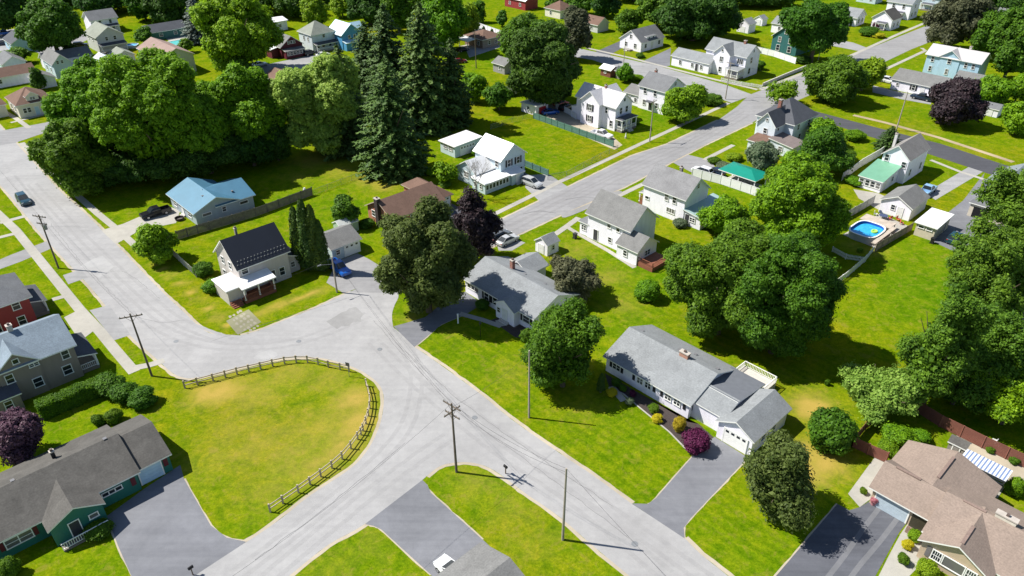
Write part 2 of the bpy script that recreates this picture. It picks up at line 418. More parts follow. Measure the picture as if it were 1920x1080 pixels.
def spruce_mesh(name, seed, R, H, tiers=34, leaf=.4):
    rng = np.random.default_rng(seed); P = []; N = []; S = []
    for i in range(tiers):
        t = i/(tiers-1); z = H*(.03+.95*t); L = R*(1-t)**.66*rng.uniform(.74, 1.2)+.3
        nb = int(7+15*(1-t)); a0 = rng.uniform(0, 6.28)
        for j in range(nb):
            a = a0+6.283*j/nb+rng.uniform(-.15, .15); l = L*rng.uniform(.6, 1.15)
            m = max(3, int(l/.21)); s = np.linspace(.15, 1, m)
            droop = -.30*l*s**1.4+.12*l*s**3
            c = np.stack([np.cos(a)*l*s, np.sin(a)*l*s, z+droop+rng.normal(0, .12)], 1)
            for side in (-1, 0, 1):
                off = side*.30*(1.05-s)*l*.55
                cc = c+np.stack([-np.sin(a)*off, np.cos(a)*off, -abs(off)*.35+rng.normal(0, .08, m)], 1)
                P.append(cc); nn = np.tile([math.cos(a)*.55, math.sin(a)*.55, .8], (m, 1))+rng.normal(size=(m, 3))*.38
                N.append(unit(nn)); S.append(leaf*rng.uniform(.6, 1.1, m)*(.75+.25*(1-t)))
    return leaf_mesh(name, np.concatenate(P), np.concatenate(N), np.concatenate(S), rng, .3, .4)
def column_mesh(name, seed, R, H, n, leaf):
    """narrow upright evergreen"""
    rng = np.random.default_rng(seed); z = rng.random(n)**.9; a = rng.uniform(0, 6.283, n)
    prof = np.minimum(1, (z+.06)/.16)*np.power(np.maximum(0, 1-z), .42)*1.05
    lob = 1+.13*np.sin(3*a+z*9)+.1*np.sin(5*a-z*14)
    r = R*prof*lob*rng.uniform(.8, 1.04, n)
    P = np.stack([np.cos(a)*r, np.sin(a)*r, z*H], 1)
    N = unit(np.stack([np.cos(a), np.sin(a), np.full(n, .35)], 1)+rng.normal(size=(n, 3))*.35)
    return leaf_mesh(name, P, N, leaf*rng.uniform(.7, 1.2, n), rng, .2, .5)
def hedge_mesh(name, seed, L, W, H, n, leaf, rnd=.25):
    """clipped hedge along +x from 0 to L"""
    rng = np.random.default_rng(seed); P = []; N = []
    A = dict(top=L*W, f=L*H, b=L*H, e=W*H, g=W*H); tot = sum(A.values())
    for k, ar in A.items():
        m = int(n*ar/tot); u, v = rng.random(m), rng.random(m); j = rng.normal(0, .06, m)
        wav = .1*np.sin(u*L*1.7)+.07*np.sin(u*L*3.9+1)
        if k == 'top': p = np.stack([u*L, (v-.5)*W*.92, H+wav+j-rnd*np.abs(v-.5)**3*6*.3], 1); nn = [0, 0, 1]
        elif k in 'fb': s = -1 if k == 'f' else 1; p = np.stack([u*L, s*(W/2+j+.06*np.sin(u*L*2.3+s)-rnd*.4*v**4), v*(H+wav)], 1); nn = [0, s, .25]
        else: s = -1 if k == 'e' else 1; p = np.stack([(L if s > 0 else 0)+j+s*.0*u, (u-.5)*W*.9, v*H], 1); nn = [s, 0, .2]
        P.append(p); N.append(unit(np.tile(np.array(nn, float), (m, 1))+rng.normal(size=(m, 3))*.42))
    P = np.concatenate(P); N = np.concatenate(N)
    return leaf_mesh(name, P, N, leaf*rng.uniform(.7, 1.2, len(P)), rng, .2, .6)

PROTO = {}
def proto(kind):
    if kind in PROTO: return PROTO[kind]
    k, i = kind; s = {'shrub': 91, 'spruce': 111, 'column': 131}[k]+i
    if k == 'shrub': r = (broadleaf('foliage', s, 1.2, 1.9, .34, .085, 3.0, low=.03, lump=.12), 1.2, 1.9)
    elif k == 'spruce': r = (spruce_mesh('crown', s, 4.2, 17), 4.2, 17)
    elif k == 'column': r = (column_mesh('crown', s, 1.0, 8, 3400, .17), 1.0, 8)
    PROTO[kind] = r; return r
BARK = flat('bark', (.11, .085, .06), .9, var=.3, scale=3)
def trunk_mesh(R, z0, H, seed, n=6, r=None):
    rng = random.Random(seed); m = MB(); r = r or max(.14, R*.055)
    zt = z0+H*.55
    m.tube((0, 0, -.2), (0, 0, z0+H*.18), r*1.25, r, 8, caps=False); m.tube((0, 0, z0+H*.18), (R*.03, R*.02, zt), r, r*.45, 7)
    for i in range(n):
        a = 6.283*i/n+rng.uniform(-.3, .3); zs = z0+H*rng.uniform(.06, .3)
        b = (math.cos(a)*R*.36, math.sin(a)*R*.36, zs+H*.2); c = (math.cos(a)*R*.7, math.sin(a)*R*.7, zs+H*rng.uniform(.24, .42))
        m.tube((0, 0, zs), b, r*.55, r*.34, 6, caps=False); m.tube(b, c, r*.34, r*.1, 5)
    return m.mesh('trunk', [BARK])
def plant(name, cat, kind, pos, R, H, z0, mat, label, group, seed, trunk=True):
    root = tag(empty(name, pos), label, cat, group)
    me, r0, h0 = proto(kind)
    c = link('foliage' if kind[0] == 'shrub' else 'crown', me, root, (0, 0, z0), random.Random(seed).uniform(0, 6.28))
    c.scale = (R/r0, R/r0, H/h0); c.material_slots[0].link = 'OBJECT'; c.material_slots[0].material = mat
    if trunk: link('trunk', trunk_mesh(R, z0, H, seed), root)
    return root
def fit_crown(x, yt, yb, wd, c0):
    """crown seen from yt to yb and wd wide in the photo -> (ground point, radius, height of crown, clearance)"""
    ym = (yt+yb)/2; phi = TILT+math.atan((ym-540)/F_PX)
    def q(L):
        Zc = L*math.cos(phi-TILT); R = wd/2*Zc/F_PX; s = (yb-yt)/2*Zc/F_PX*math.cos(phi-TILT)
        rz = math.sqrt(max(s*s-(R*math.sin(phi))**2, (.35*R)**2))/math.cos(phi)
        return CAM_H-L*math.sin(phi)-rz-c0, R, rz, Zc
    lo, hi = 20, CAM_H/math.sin(phi)
    for _ in range(60):
        m = (lo+hi)/2
        if q(m)[0] > 0: lo = m
        else: hi = m
    _, R, rz, Zc = q(lo); Y = lo*math.cos(phi); X = (x-960)/F_PX*Zc
    return (X, Y), R, 2*rz, c0
def tree(kind, x, yt, yb, wd, mat, label, group='broadleaf trees around the houses', c0=.6, cat='tree', name='broadleaf_tree', k=1.0):
    pos, R, H, z0 = fit_crown(x, yt, yb, wd, c0)
    root = tag(empty(name, pos), label, cat, group); seed = int(x*13+yt) % 9973; R *= 1.08; H *= 1.06
    Zc = pos[1]*CT+(CAM_H-H/2)*ST; leaf = min(.5, max(.17, 1.35*Zc/746))
    st = dict(STYLE[kind]); st['cr'] = max(st['cr'], 4.4*Zc/746)
    me = broadleaf('crown', seed, R, H, leaf=leaf, **st); me.materials[0] = mat
    link('crown', me, root, (0, 0, z0)); link('trunk', trunk_mesh(R, z0, H, seed), root)
    return root
def spruce(x, yt, yb, wd, mat, label, group='tall spruces behind the lawn', name='spruce_tree', k='spruce', cat='tree'):
    pos = at(x, yb); h = height_at((x, yb), yt); sc = scale_at((yt+yb)/2)
    return plant(name, cat, (k, int(x) % 2), pos, wd/2/sc, h-.3, .3, mat, label, group, int(x), trunk=True)
def shrub(x, y, wd, hm, mat, label, group='clipped shrubs and bushes', name='shrub', cat='shrub', kind='shrub'):
    """base centre pixel, width in pixels, height in metres"""
    R = wd/2/scale_at(y)
    return plant(name, cat, (kind, int(x) % 2), at(x, y), R*1.08, hm, 0.0 if kind == 'shrub' else .15, mat, label, group, int(x*3+y), trunk=(kind != 'shrub'))

# ------------------------------------------------------------------ vehicles
TYRE = flat('tyre rubber', (.02, .02, .02), .85); RIM = flat('wheel metal', (.5, .5, .52), .35, .7)
def loft(m, st, mat=0):
    """closed skin over sections (x, z0, z1, half width, top half width)"""
    vs = []
    for x, z0, z1, hw, tw in st:
        zm = z0+(z1-z0)*.55
        vs += [(x,-hw*.92,z0),(x,-hw,zm),(x,-tw,z1),(x,tw,z1),(x,hw,zm),(x,hw*.92,z0)]
    fs = []
    for i in range(len(st)-1):
        for j in range(6):
            a, b = i*6+j, i*6+(j+1) % 6; fs.append((a, b, b+6, a+6))
    fs += [tuple(range(5, -1, -1)), tuple((len(st)-1)*6+j for j in range(6))]
    m.add(vs, fs, mat)
CAR = {}
def car_parts(kind):
    if kind in CAR: return CAR[kind]
    b, g, rf, l, t = MB(), MB(), MB(), MB(), MB()
    if kind == 'sedan':
        L, hw = 4.6, .89
        loft(b, [(-2.3,.35,.78,.78,.7),(-2.15,.25,.93,.88,.78),(-1.3,.22,.98,.9,.8),(.9,.22,.96,.9,.8),(1.9,.25,.84,.88,.76),(2.25,.33,.68,.76,.66)])
        cab = [(-1.75,.95,.97,.74,.7),(-1.0,.95,1.42,.78,.6),(.15,.95,1.44,.78,.6),(1.05,.93,.96,.74,.68)]; top = (-.98, .12, 1.44, .6)
    elif kind == 'suv':
        L, hw = 4.7, .94
        loft(b, [(-2.35,.4,1.0,.84,.8),(-2.25,.28,1.1,.93,.86),(-1.3,.25,1.12,.95,.86),(1.0,.25,1.1,.95,.86),(2.0,.28,1.0,.92,.82),(2.33,.38,.82,.82,.74)])
        cab = [(-2.2,1.08,1.15,.84,.8),(-1.9,1.08,1.68,.85,.68),(.2,1.08,1.72,.85,.68),(1.15,1.06,1.1,.82,.76)]; top = (-1.88, .18, 1.72, .68)
    else:
        L, hw = 5.6, .97
        loft(b, [(.3,.4,1.12,.96,.88),(1.7,.4,1.1,.96,.86),(2.6,.42,1.02,.94,.84),(2.8,.48,.92,.86,.78)])
        loft(b, [(-.9,.4,1.12,.96,.9),(.31,.4,1.12,.96,.9)])
        b.box(-2.8,-.9,-.96,-.84,.42,1.12); b.box(-2.8,-.9,.84,.96,.42,1.12); b.box(-2.8,-2.68,-.84,.84,.42,1.1); b.box(-2.68,-.9,-.84,.84,.5,.6)
        cab = [(-.9,1.1,1.2,.86,.84),(-.75,1.1,1.78,.86,.7),(.5,1.1,1.8,.86,.7),(1.2,1.08,1.14,.82,.78)]; top = (-.72, .48, 1.8, .7)
    loft(g, cab)
    x0, x1, z, w_ = top; loft(rf, [(x0,z-.03,z+.02,w_+.02,w_-.06),(x0+.2,z-.03,z+.05,w_+.03,w_-.06),(x1-.2,z-.03,z+.05,w_+.03,w_-.06),(x1,z-.03,z+.02,w_+.02,w_-.06)])
    fx = cab[-1][0]; zb = cab[-1][2]
    for sgn in (-1, 1):      # pillars
        rf.tube((x1, sgn*w_, z), (fx, sgn*(cab[-1][4]+.02), zb), .045, n=5); rf.tube((x0, sgn*w_, z), (cab[0][0], sgn*(cab[0][4]+.02), cab[0][2]), .05, n=5)
        xm = (x0+x1)/2; rf.tube((xm, sgn*(w_+.01), z), (xm, sgn*(cab[1][3]+.01), cab[1][1]), .04, n=5)
    e = L/2
    me = dict(body=b, glass=g, roof=rf)
    me = {k: v.mesh(k, [None]) for k, v in me.items()}
    zz = .62 if kind == 'sedan' else .78
    m = MB(); m.box(-.03, .03, -.17, .17, -.07, .07); me['lamp'] = m.mesh('headlight', [flat('lamp lens', (.75, .77, .8), .15)])
    m = MB(); m.box(-.03, .03, -.14, .14, -.08, .08); me['tail'] = m.mesh('taillight', [flat('tail lens', (.35, .01, .01), .2)])
    r = .33 if kind == 'sedan' else .38
    m = MB(); m.tube((0, -.11, 0), (0, .11, 0), r, n=18); m.tube((0, -.125, 0), (0, .125, 0), r*.58, n=12, m=1); me['wheel'] = m.mesh('wheel', [TYRE, RIM])
    me['dim'] = (e, hw, zz, r); CAR[kind] = me; return me
def car(kind, x, y, yaw, mat, label, name=None, bright=False):
    p = car_parts(kind); root = tag(empty({'sedan': 'parked_car', 'suv': 'parked_car', 'pickup': 'pickup_truck'}[kind] if not name else name, at(x, y), yaw), label, 'pickup' if kind == 'pickup' else 'car', 'vehicles parked on drives and streets')
    for k, nm in (('body', 'body'), ('glass', 'windows'), ('roof', 'roof')):
        o = link(nm, p[k], root); o.material_slots[0].link = 'OBJECT'; o.material_slots[0].material = GLASS if k == 'glass' else mat
    e, hw, zz, r = p['dim']
    for sy in (-1, 1):
        link('headlight', p['lamp'], root, (e-.1, sy*hw*.68, zz+.06)); link('taillight', p['tail'], root, (-e+.0, sy*hw*.76, zz+.15))
        for sx in (-1, 1): link('wheel', p['wheel'], root, (sx*e*.6, sy*(hw-.1), r))
    return root

# ------------------------------------------------------------------ poles and wires
POLE = flat('weathered pole timber', (.15, .12, .095), .9, var=.3, scale=2)
PALE = flat('bleached pole timber', (.34, .3, .25), .9, var=.25, scale=2)
IRON = flat('dull grey metal', (.25, .26, .27), .5, .4)
def pole(bx, by, h, lean, label, arms=(), mat=None, tr=False, lamp=None, r=.16):
    """lean = metres the head stands off the foot (dx, dy)"""
    mat = mat or POLE; B = at(bx, by); root = tag(empty('utility_pole', B), label, 'utility pole', 'wooden utility poles')
    top = (lean[0], lean[1], h)
    m = MB(); m.tube((0, 0, -.3), top, r, r*.62, 10); m.build('pole', mat, root)
    for ht, ln, az in arms:
        t = ht/h; c = (lean[0]*t, lean[1]*t, ht); d = (math.cos(R_(az))*ln/2, math.sin(R_(az))*ln/2)
        a = MB(); a.bar((c[0]-d[0], c[1]-d[1], ht), (c[0]+d[0], c[1]+d[1], ht), .11, .13)
        for s_ in (-1, 1): a.tube((c[0]+s_*d[0]*.45, c[1]+s_*d[1]*.45, ht), (c[0], c[1], ht-.75), .025, n=5)
        o = a.build('crossarm', mat, root)
        for q in (-.92, -.5, .5, .92): ins = MB(); ins.tube((c[0]+d[0]*q, c[1]+d[1]*q, ht+.13), (c[0]+d[0]*q, c[1]+d[1]*q, ht+.34), .06, .035, 7); ins.build('insulator', flat('insulator', (.3, .28, .27), .3), o)
    if tr:
        m = MB(); z = h*.74; t = .74; m.tube((lean[0]*t+.42, lean[1]*t-.1, z), (lean[0]*t+.42, lean[1]*t-.1, z+.9), .27, n=12); m.build('transformer', IRON, root)
    if lamp:
        m = MB(); z = h*.8; a = R_(lamp); e = (math.cos(a)*1.9, math.sin(a)*1.9, z+.5); m.tube((0, 0, z), e, .035, n=6); m.tube(e, (math.cos(a)*2.5, math.sin(a)*2.5, z+.46), .13, .09, 8); m.build('lamp_arm', IRON, root)
    return Vector((B[0]+top[0], B[1]+top[1], h))
CABLE = flat('cable', (.03, .03, .035), .6)
def wire(a, b, sag, label, r=.011):
    a, b = Vector(a), Vector(b); n = 18; m = MB(); pts = [a.lerp(b, i/n)-Vector((0, 0, 4*sag*(i/n)*(1-i/n))) for i in range(n+1)]
    for p, q in zip(pts, pts[1:]): m.tube(p, q, r, n=4, caps=False)
    tag(m.build('power_line', CABLE), label, 'power line', 'overhead lines')

# ------------------------------------------------------------------ fences
def fence(name, label, pts, h, style, mat, px=True, every=2.4, group='fences and walls', cat='fence'):
    P = [Vector((*(at(*p) if px else p), 0)) for p in pts]
    root = tag(empty(name, P[0]), label, cat, group); o0 = P[0]
    posts = [P[0]]
    seg = []
    for a, b in zip(P, P[1:]):
        L = (b-a).length; n = max(1, round(L/every))
        for i in range(n): seg.append((a.lerp(b, i/n), a.lerp(b, (i+1)/n))); posts.append(a.lerp(b, (i+1)/n))
    for p in posts:
        m = MB(); q = p-o0; r = .07 if style != 'rail' else .085
        if style == 'chain': m.tube((q.x, q.y, 0), (q.x, q.y, h+.05), .03, n=6)
        else: m.box(q.x-r, q.x+r, q.y-r, q.y+r, 0, h+(.06 if style != 'rail' else .12))
        m.build('post', mat, root)
    RL = {}; pn = MB()
    class _R:
        bar = lambda s, a, b, *k: RL.setdefault(round(a[2], 2), MB()).bar(a, b, *k)
        tube = lambda s, a, b, *k, **q: RL.setdefault(round(a[2], 2), MB()).tube(a, b, *k, **q)
    rl = _R()
    for a, b in seg:
        a = a-o0; b = b-o0
        if style == 'rail':
            for z in (.45, h-.18): rl.bar((a.x, a.y, z), (b.x, b.y, z), .07, .13)
        elif style == 'chain':
            rl.tube((a.x, a.y, h), (b.x, b.y, h), .022, n=5); rl.tube((a.x, a.y, .08), (b.x, b.y, .08), .012, n=4)
            pn.add([(a.x, a.y, .08), (b.x, b.y, .08), (b.x, b.y, h), (a.x, a.y, h)], [(0, 1, 2, 3)])
        elif style == 'board':     # upright boards with small gaps
            L = (b-a).length; n = max(1, int(L/.19)); d = (b-a)/n; nn = Vector((-d.y, d.x, 0)).normalized()*.012
            rnd = random.Random(int(a.x*7+a.y*3))
            for i in range(n):
                p = a+d*(i+.05); q = a+d*(i+.95); t = h-.04+rnd.uniform(-.02, .02)
                pn.add([p-nn, q-nn, q+nn, p+nn, p-nn+Vector((0,0,t)), q-nn+Vector((0,0,t)), q+nn+Vector((0,0,t)), p+nn+Vector((0,0,t))], [(0,1,5,4),(1,2,6,5),(2,3,7,6),(3,0,4,7),(4,5,6,7)])
            for z in (.3, h-.4): rl.bar((a.x, a.y, z), (b.x, b.y, z), .09, .09)
        elif style == 'solid':
            pn.bar((a.x, a.y, .05), (b.x, b.y, .05), .05, h-.12); rl.bar((a.x, a.y, h-.07), (b.x, b.y, h-.07), .1, .07)
        elif style == 'wall':
            pn.bar((a.x, a.y, 0), (b.x, b.y, 0), .3, h)
        elif style == 'picket':
            L = (b-a).length; n = max(1, int(L/.2)); d = (b-a)/n
            for i in range(n): p = a+d*(i+.5); pn.box(p.x-.04, p.x+.04, p.y-.04, p.y+.04, .08, h)
            for z in (.25, h-.28): rl.bar((a.x, a.y, z), (b.x, b.y, z), .05, .08)
        elif style == 'horiz':
            n = int(h/.2)
            for i in range(n): pn.bar((a.x, a.y, .08+i*.2), (b.x, b.y, .08+i*.2), .04, .17)
    for q in RL.values(): q.build('rail', mat, root)
    if pn.v: pn.build('panel', NET if style == 'chain' else mat, root)
    return root
def netting():
    m, nt, p = new_mat('chain link net')
    p.inputs['Base Color'].default_value = (.2, .24, .22, 1); p.inputs['Metallic'].default_value = .4; p.inputs['Roughness'].default_value = .5
    tr = node(nt, 'ShaderNodeBsdfTransparent'); mx = node(nt, 'ShaderNodeMixShader'); mx.inputs[0].default_value = .22
    nt.links.new(tr.outputs[0], mx.inputs[1]); nt.links.new(p.outputs[0], mx.inputs[2]); nt.links.new(mx.outputs[0], nt.nodes['Material Output'].inputs[0]); return m
NET = netting()

# ------------------------------------------------------------------ flat ground sheets
ZC = [0]
def lift(z):
    ZC[0] += 1; return z+(ZC[0] % 24)*.00007
def sheet(name, pts, z, mat, px=True, structure=True):
    z = lift(z)
    P = [at(*p) if px else p for p in pts]
    bm = bmesh.new(); vs = [bm.verts.new((x, y, z)) for x, y in P]
    f = bm.faces.new(vs); bmesh.ops.triangulate(bm, faces=[f]); bmesh.ops.recalc_face_normals(bm, faces=bm.faces)
    if sum(f.normal.z for f in bm.faces) < 0: bmesh.ops.reverse_faces(bm, faces=bm.faces)
    me = bpy.data.meshes.new(name); bm.to_mesh(me); bm.free(); me.materials.append(mat)
    o = link(name, me)
    if structure: o['kind'] = 'structure'
    return o
def strip(name, pts, wd, z, mat, px=True, wob=0.0, off=0.0):
    z = lift(z); P = [Vector(at(*p) if px else p) for p in pts]
    if wob:   # subdivide and jitter
        Q = []; rnd = random.Random(len(P)*31+int(P[0].x*10))
        for a, b in zip(P, P[1:]):
            n = max(1, int((b-a).length/.8))
            for i in range(n): Q.append(a.lerp(b, i/n)+Vector((rnd.uniform(-wob, wob), rnd.uniform(-wob, wob))))
        Q.append(P[-1]); P = Q
    m = MB(); vs = []
    for i, p in enumerate(P):
        d = (P[min(i+1, len(P)-1)]-P[max(i-1, 0)]).normalized(); n = Vector((-d.y, d.x))
        vs += [(*(p+n*(off+wd/2)), z), (*(p+n*(off-wd/2)), z)]
    m.add(vs, [(2*i, 2*i+1, 2*i+3, 2*i+2) for i in range(len(P)-1)])
    o = m.build(name, mat); o['kind'] = 'structure'; return o
def smooth(pts, n=4):
    """Catmull-Rom through pixel points"""
    out = []
    for i in range(len(pts)-1):
        p0, p1, p2, p3 = pts[max(i-1, 0)], pts[i], pts[i+1], pts[min(i+2, len(pts)-1)]
        for k in range(n):
            t = k/n
            out.append(tuple(.5*((2*p1[j])+(-p0[j]+p2[j])*t+(2*p0[j]-5*p1[j]+4*p2[j]-p3[j])*t*t+(-p0[j]+3*p1[j]-3*p2[j]+p3[j])*t**3) for j in (0, 1)))
    return out+[pts[-1]]

# ------------------------------------------------------------------ ground
def ground_mat():
    m, nt, p = new_mat('mown grass')
    tc = node(nt, 'ShaderNodeTexCoord'); O = tc.outputs['Object']
    nb = noise(nt, .035, 4, .55, O); nm = noise(nt, .42, 6, .68, O, .7); nf = noise(nt, 1.6, 4, .7, O); ng = noise(nt, 9, 2, .7, O)
    base = ramp(nt, nb.outputs[0], [(.3, (.083, .168, .002)), (.5, (.122, .186, .002)), (.72, (.162, .18, .003))]).outputs[0]
    r2 = ramp(nt, nm.outputs[0], [(.28, (.48, .7, .6)), (.5, (1, 1, 1)), (.72, (1.6, 1.2, 2.2))]).outputs[0]
    col = mix(nt, base, r2, 1.0, 'MULTIPLY')
    r3 = ramp(nt, nf.outputs[0], [(.25, (.52, .64, .6)), (.75, (1.42, 1.27, 2.2))]).outputs[0]
    col = mix(nt, col, r3, .7, 'MULTIPLY')
    r4 = ramp(nt, ng.outputs[0], [(.2, (.66, .7, .6)), (.8, (1.25, 1.22, 1.2))]).outputs[0]
    col = mix(nt, col, r4, .55, 'MULTIPLY')
    nh = noise(nt, 3.6, 3, .7, O, .5)
    col = mix(nt, col, ramp(nt, nh.outputs[0], [(.3, (.55, .66, .6)), (.7, (1.42, 1.28, 1.7))]).outputs[0], .75, 'MULTIPLY')
    nx = noise(nt, .8, 6, .72, O, .8)
    col = mix(nt, col, (.2, .175, .03), ramp(nt, nx.outputs[0], [(.53, (0, 0, 0)), (.7, (.75, .75, .75))]).outputs[0])
    # mowing lines
    at_ = node(nt, 'ShaderNodeAttribute', attribute_name='mow')
    mp = node(nt, 'ShaderNodeMapping'); mp.inputs['Rotation'].default_value = (0, 0, R_(-43.5)); nt.links.new(O, mp.inputs[0])
    wv = node(nt, 'ShaderNodeTexWave', bands_direction='X'); wv.inputs['Scale'].default_value = .24; wv.inputs['Distortion'].default_value = 3.5; wv.inputs['Detail'].default_value = 2; wv.inputs['Detail Scale'].default_value = .35
    nt.links.new(mp.outputs[0], wv.inputs[0])
    rw = ramp(nt, wv.outputs[0], [(.2, (.87, .91, .88)), (.8, (1.09, 1.05, 1.0))]).outputs[0]
    col = mix(nt, col, mix(nt, col, rw, 1.0, 'MULTIPLY'), at_.outputs['Fac'])
    # parched areas
    ad = node(nt, 'ShaderNodeAttribute', attribute_name='dry')
    nd = noise(nt, .5, 5, .65, O, .4)
    q = node(nt, 'ShaderNodeMath', operation='MULTIPLY_ADD'); nt.links.new(nd.outputs[0], q.inputs[0]); q.inputs[1].default_value = 1.5; q.inputs[2].default_value = -.75
    s_ = node(nt, 'ShaderNodeMath', operation='ADD', use_clamp=True); nt.links.new(q.outputs[0], s_.inputs[0]); nt.links.new(ad.outputs['Fac'], s_.inputs[1])
    mu = node(nt, 'ShaderNodeMath', operation='MULTIPLY', use_clamp=True); nt.links.new(s_.outputs[0], mu.inputs[0]); nt.links.new(ad.outputs['Fac'], mu.inputs[1])
    col = mix(nt, col, (.34, .25, .055), mu.outputs[0])
    nt.links.new(col, p.inputs['Base Color']); p.inputs['Roughness'].default_value = 1; p.inputs['Specular IOR Level'].default_value = 0
    b = node(nt, 'ShaderNodeBump'); b.inputs['Strength'].default_value = .35; b.inputs['Distance'].default_value = .12
    nt.links.new(ng.outputs[0], b.inputs['Height']); nt.links.new(b.outputs[0], p.inputs['Normal'])
    return m
def axis_pts(lo, hi, step, far):
    a = list(np.arange(lo, hi+.01, step)); s = step*2; x = hi; y = lo
    while x < far: x += s; a.append(x); s *= 1.35
    s = step*2
    while y > -far: y -= s; a.insert(0, y); s *= 1.35
    return np.array(a)
DRY = [  # photo x, y, radius m, amount
 (390,738,3,1.1),(420,730,4,1.0),(480,740,5,.65),(540,700,5,.6),(620,710,4,.6),(665,750,3.5,1.0),(675,790,3.5,1.0),(645,835,4,.85),(595,880,4,.75),(520,900,6,.5),(480,830,7,.55),(600,800,6,.6),(550,850,5,.6),(400,860,6,.4),(440,800,5,.5),
 (1525,765,3.4,1.15),(1545,790,2.6,1.1),(1500,880,3.6,1.1),(1545,865,3.4,1.0),(1520,850,3,1),(820,575,2.2,.8),(770,600,2,.7),(780,585,2,.6),
 (590,300,7,.7),(640,320,6,.55),(700,335,5,.8),(720,350,3.5,.8),(560,330,5,.5),(620,300,4,.6),(860,205,4,.7),(1080,470,4,.5),(1140,520,4,.55),(1170,570,4,.5),(1060,520,3,.4),
 (850,620,3,.35),(960,700,4,.4),(1100,760,4,.35),(900,900,4,.45),(960,960,4,.4),(1000,1020,4,.35),(700,1020,4,.3),(600,1070,5,.3),(1640,470,3,.6),(1600,460,2.5,.6),(1420,600,3,.3),
 (1710,250,9,.35),(1800,290,8,.45),(1700,150,5,.3),(1630,90,5,.4),(1600,100,5,.4),(1180,100,6,.35),(1290,215,4,.4),(1330,215,4,.4),(290,495,1.2,.9),(305,505,1.2,.95),(322,516,1.2,1),(340,530,1.3,.95),(357,547,1.3,1),(375,562,1.2,.9),(392,578,1.3,1),(410,594,1.4,1),(428,610,1.3,1),(480,592,1.3,1),(500,583,1.3,.9),(520,573,1.3,1),(540,565,1.2,1),(560,558,1.2,.9),(585,550,1.3,1),(610,543,1.3,.9),(1000,320,5,.0)]
MOW = [(880,640,8,1),(1000,730,9,1),(1120,820,9,1),(1180,880,7,.9),(1200,580,9,.9),(1330,640,9,1),(1480,720,8,1),(1130,500,8,.6),(1360,990,7,1),(1450,1040,8,1),(1560,890,5,.7),(1350,600,8,.6),(1080,960,7,.4),(620,1060,8,.5),(1760,370,6,.8),(1050,290,10,.5)]
xs, ys = axis_pts(-170, 190, 1.5, 3000), axis_pts(20, 330, 1.5, 3000)
X, Y = np.meshgrid(xs, ys)
def blobs(L):
    A = np.zeros_like(X)
    for px, py, r, k in L:
        cx, cy = at(px, py); A = np.maximum(A, k*np.exp(-((X-cx)**2+(Y-cy)**2)/(r*r)))
    return A.ravel().astype(np.float32)
V = np.stack([X.ravel(), Y.ravel(), np.zeros(X.size)], 1).astype(np.float32)
nx, ny = len(xs), len(ys); I = np.arange((ny-1)*(nx-1)); r0 = (I//(nx-1))*nx+I % (nx-1)
Q = np.stack([r0, r0+1, r0+nx+1, r0+nx], 1).astype(np.int32)
gm = bpy.data.meshes.new('ground')
gm.vertices.add(len(V)); gm.vertices.foreach_set('co', V.ravel()); gm.loops.add(Q.size); gm.loops.foreach_set('vertex_index', Q.ravel())
gm.polygons.add(len(Q)); gm.polygons.foreach_set('loop_start', np.arange(0, Q.size, 4, dtype=np.int32)); gm.update(calc_edges=True)
for nm, L in (('dry', DRY), ('mow', MOW)):
    a = gm.attributes.new(nm, 'FLOAT', 'POINT'); a.data.foreach_set('value', blobs(L))
gm.materials.append(ground_mat()); link('ground', gm)['kind'] = 'structure'

# ------------------------------------------------------------------ road surfaces
def asphalt(name, c, streak=None, var=.14):
    m, nt, p = new_mat(name); tc = node(nt, 'ShaderNodeTexCoord'); O = tc.outputs['Object']
    n1 = noise(nt, .12, 5, .6, O, .5); n2 = noise(nt, 1.1, 4, .65, O); n3 = noise(nt, 14, 2, .6, O)
    c1 = ramp(nt, n1.outputs[0], [(.3, tone(c, 1-var)), (.7, tone(c, 1+var*.5))]).outputs[0]
    c1 = mix(nt, c1, ramp(nt, n2.outputs[0], [(.3, (.9, .9, .9)), (.7, (1.06, 1.06, 1.05))]).outputs[0], .8, 'MULTIPLY')
    c1 = mix(nt, c1, ramp(nt, n3.outputs[0], [(.25, (.86, .86, .86)), (.75, (1.1, 1.1, 1.1))]).outputs[0], .7, 'MULTIPLY')
    if streak is not None:      # wheel-worn bands along the travel direction
        for az, amt in streak:
            mp = node(nt, 'ShaderNodeMapping'); mp.inputs['Rotation'].default_value = (0, 0, R_(-az)); mp.inputs['Scale'].default_value = (.03, .8, 1); nt.links.new(O, mp.inputs[0])
            ns = noise(nt, 1.3, 3, .6, mp.outputs[0])
            c1 = mix(nt, c1, ramp(nt, ns.outputs[0], [(.35, (.84, .84, .85)), (.65, (1.06, 1.06, 1.05))]).outputs[0], amt, 'MULTIPLY')
    nt.links.new(c1, p.inputs['Base Color']); p.inputs['Roughness'].default_value = .9; p.inputs['Specular IOR Level'].default_value = .15
    MATS[name] = m; return m
ROAD = asphalt('worn pale asphalt', (.325, .322, .325), [(-46.5, .22), (46.5, .18)])
ROADC = asphalt('worn grey asphalt', (.262, .26, .266), [(46.5, .55)])
ROADE = asphalt('side street asphalt', (.29, .29, .295), [(-47, .6)])
DARK = asphalt('newer dark asphalt', (.075, .077, .088), [(-47, .6)])
DRIVE = asphalt('driveway asphalt', (.178, .183, .203), [(43.5, .6)], .22)
DRIVE2 = asphalt('sealed driveway', (.115, .12, .14), [(43.5, .9)], .3)
CONC = asphalt('pavement concrete', (.36, .345, .31), None, .16)
GRAVEL = asphalt('sandy gravel', (.40, .35, .27), None, .25)
EARTH = asphalt('worn earth', (.36, .29, .19), None, .3)
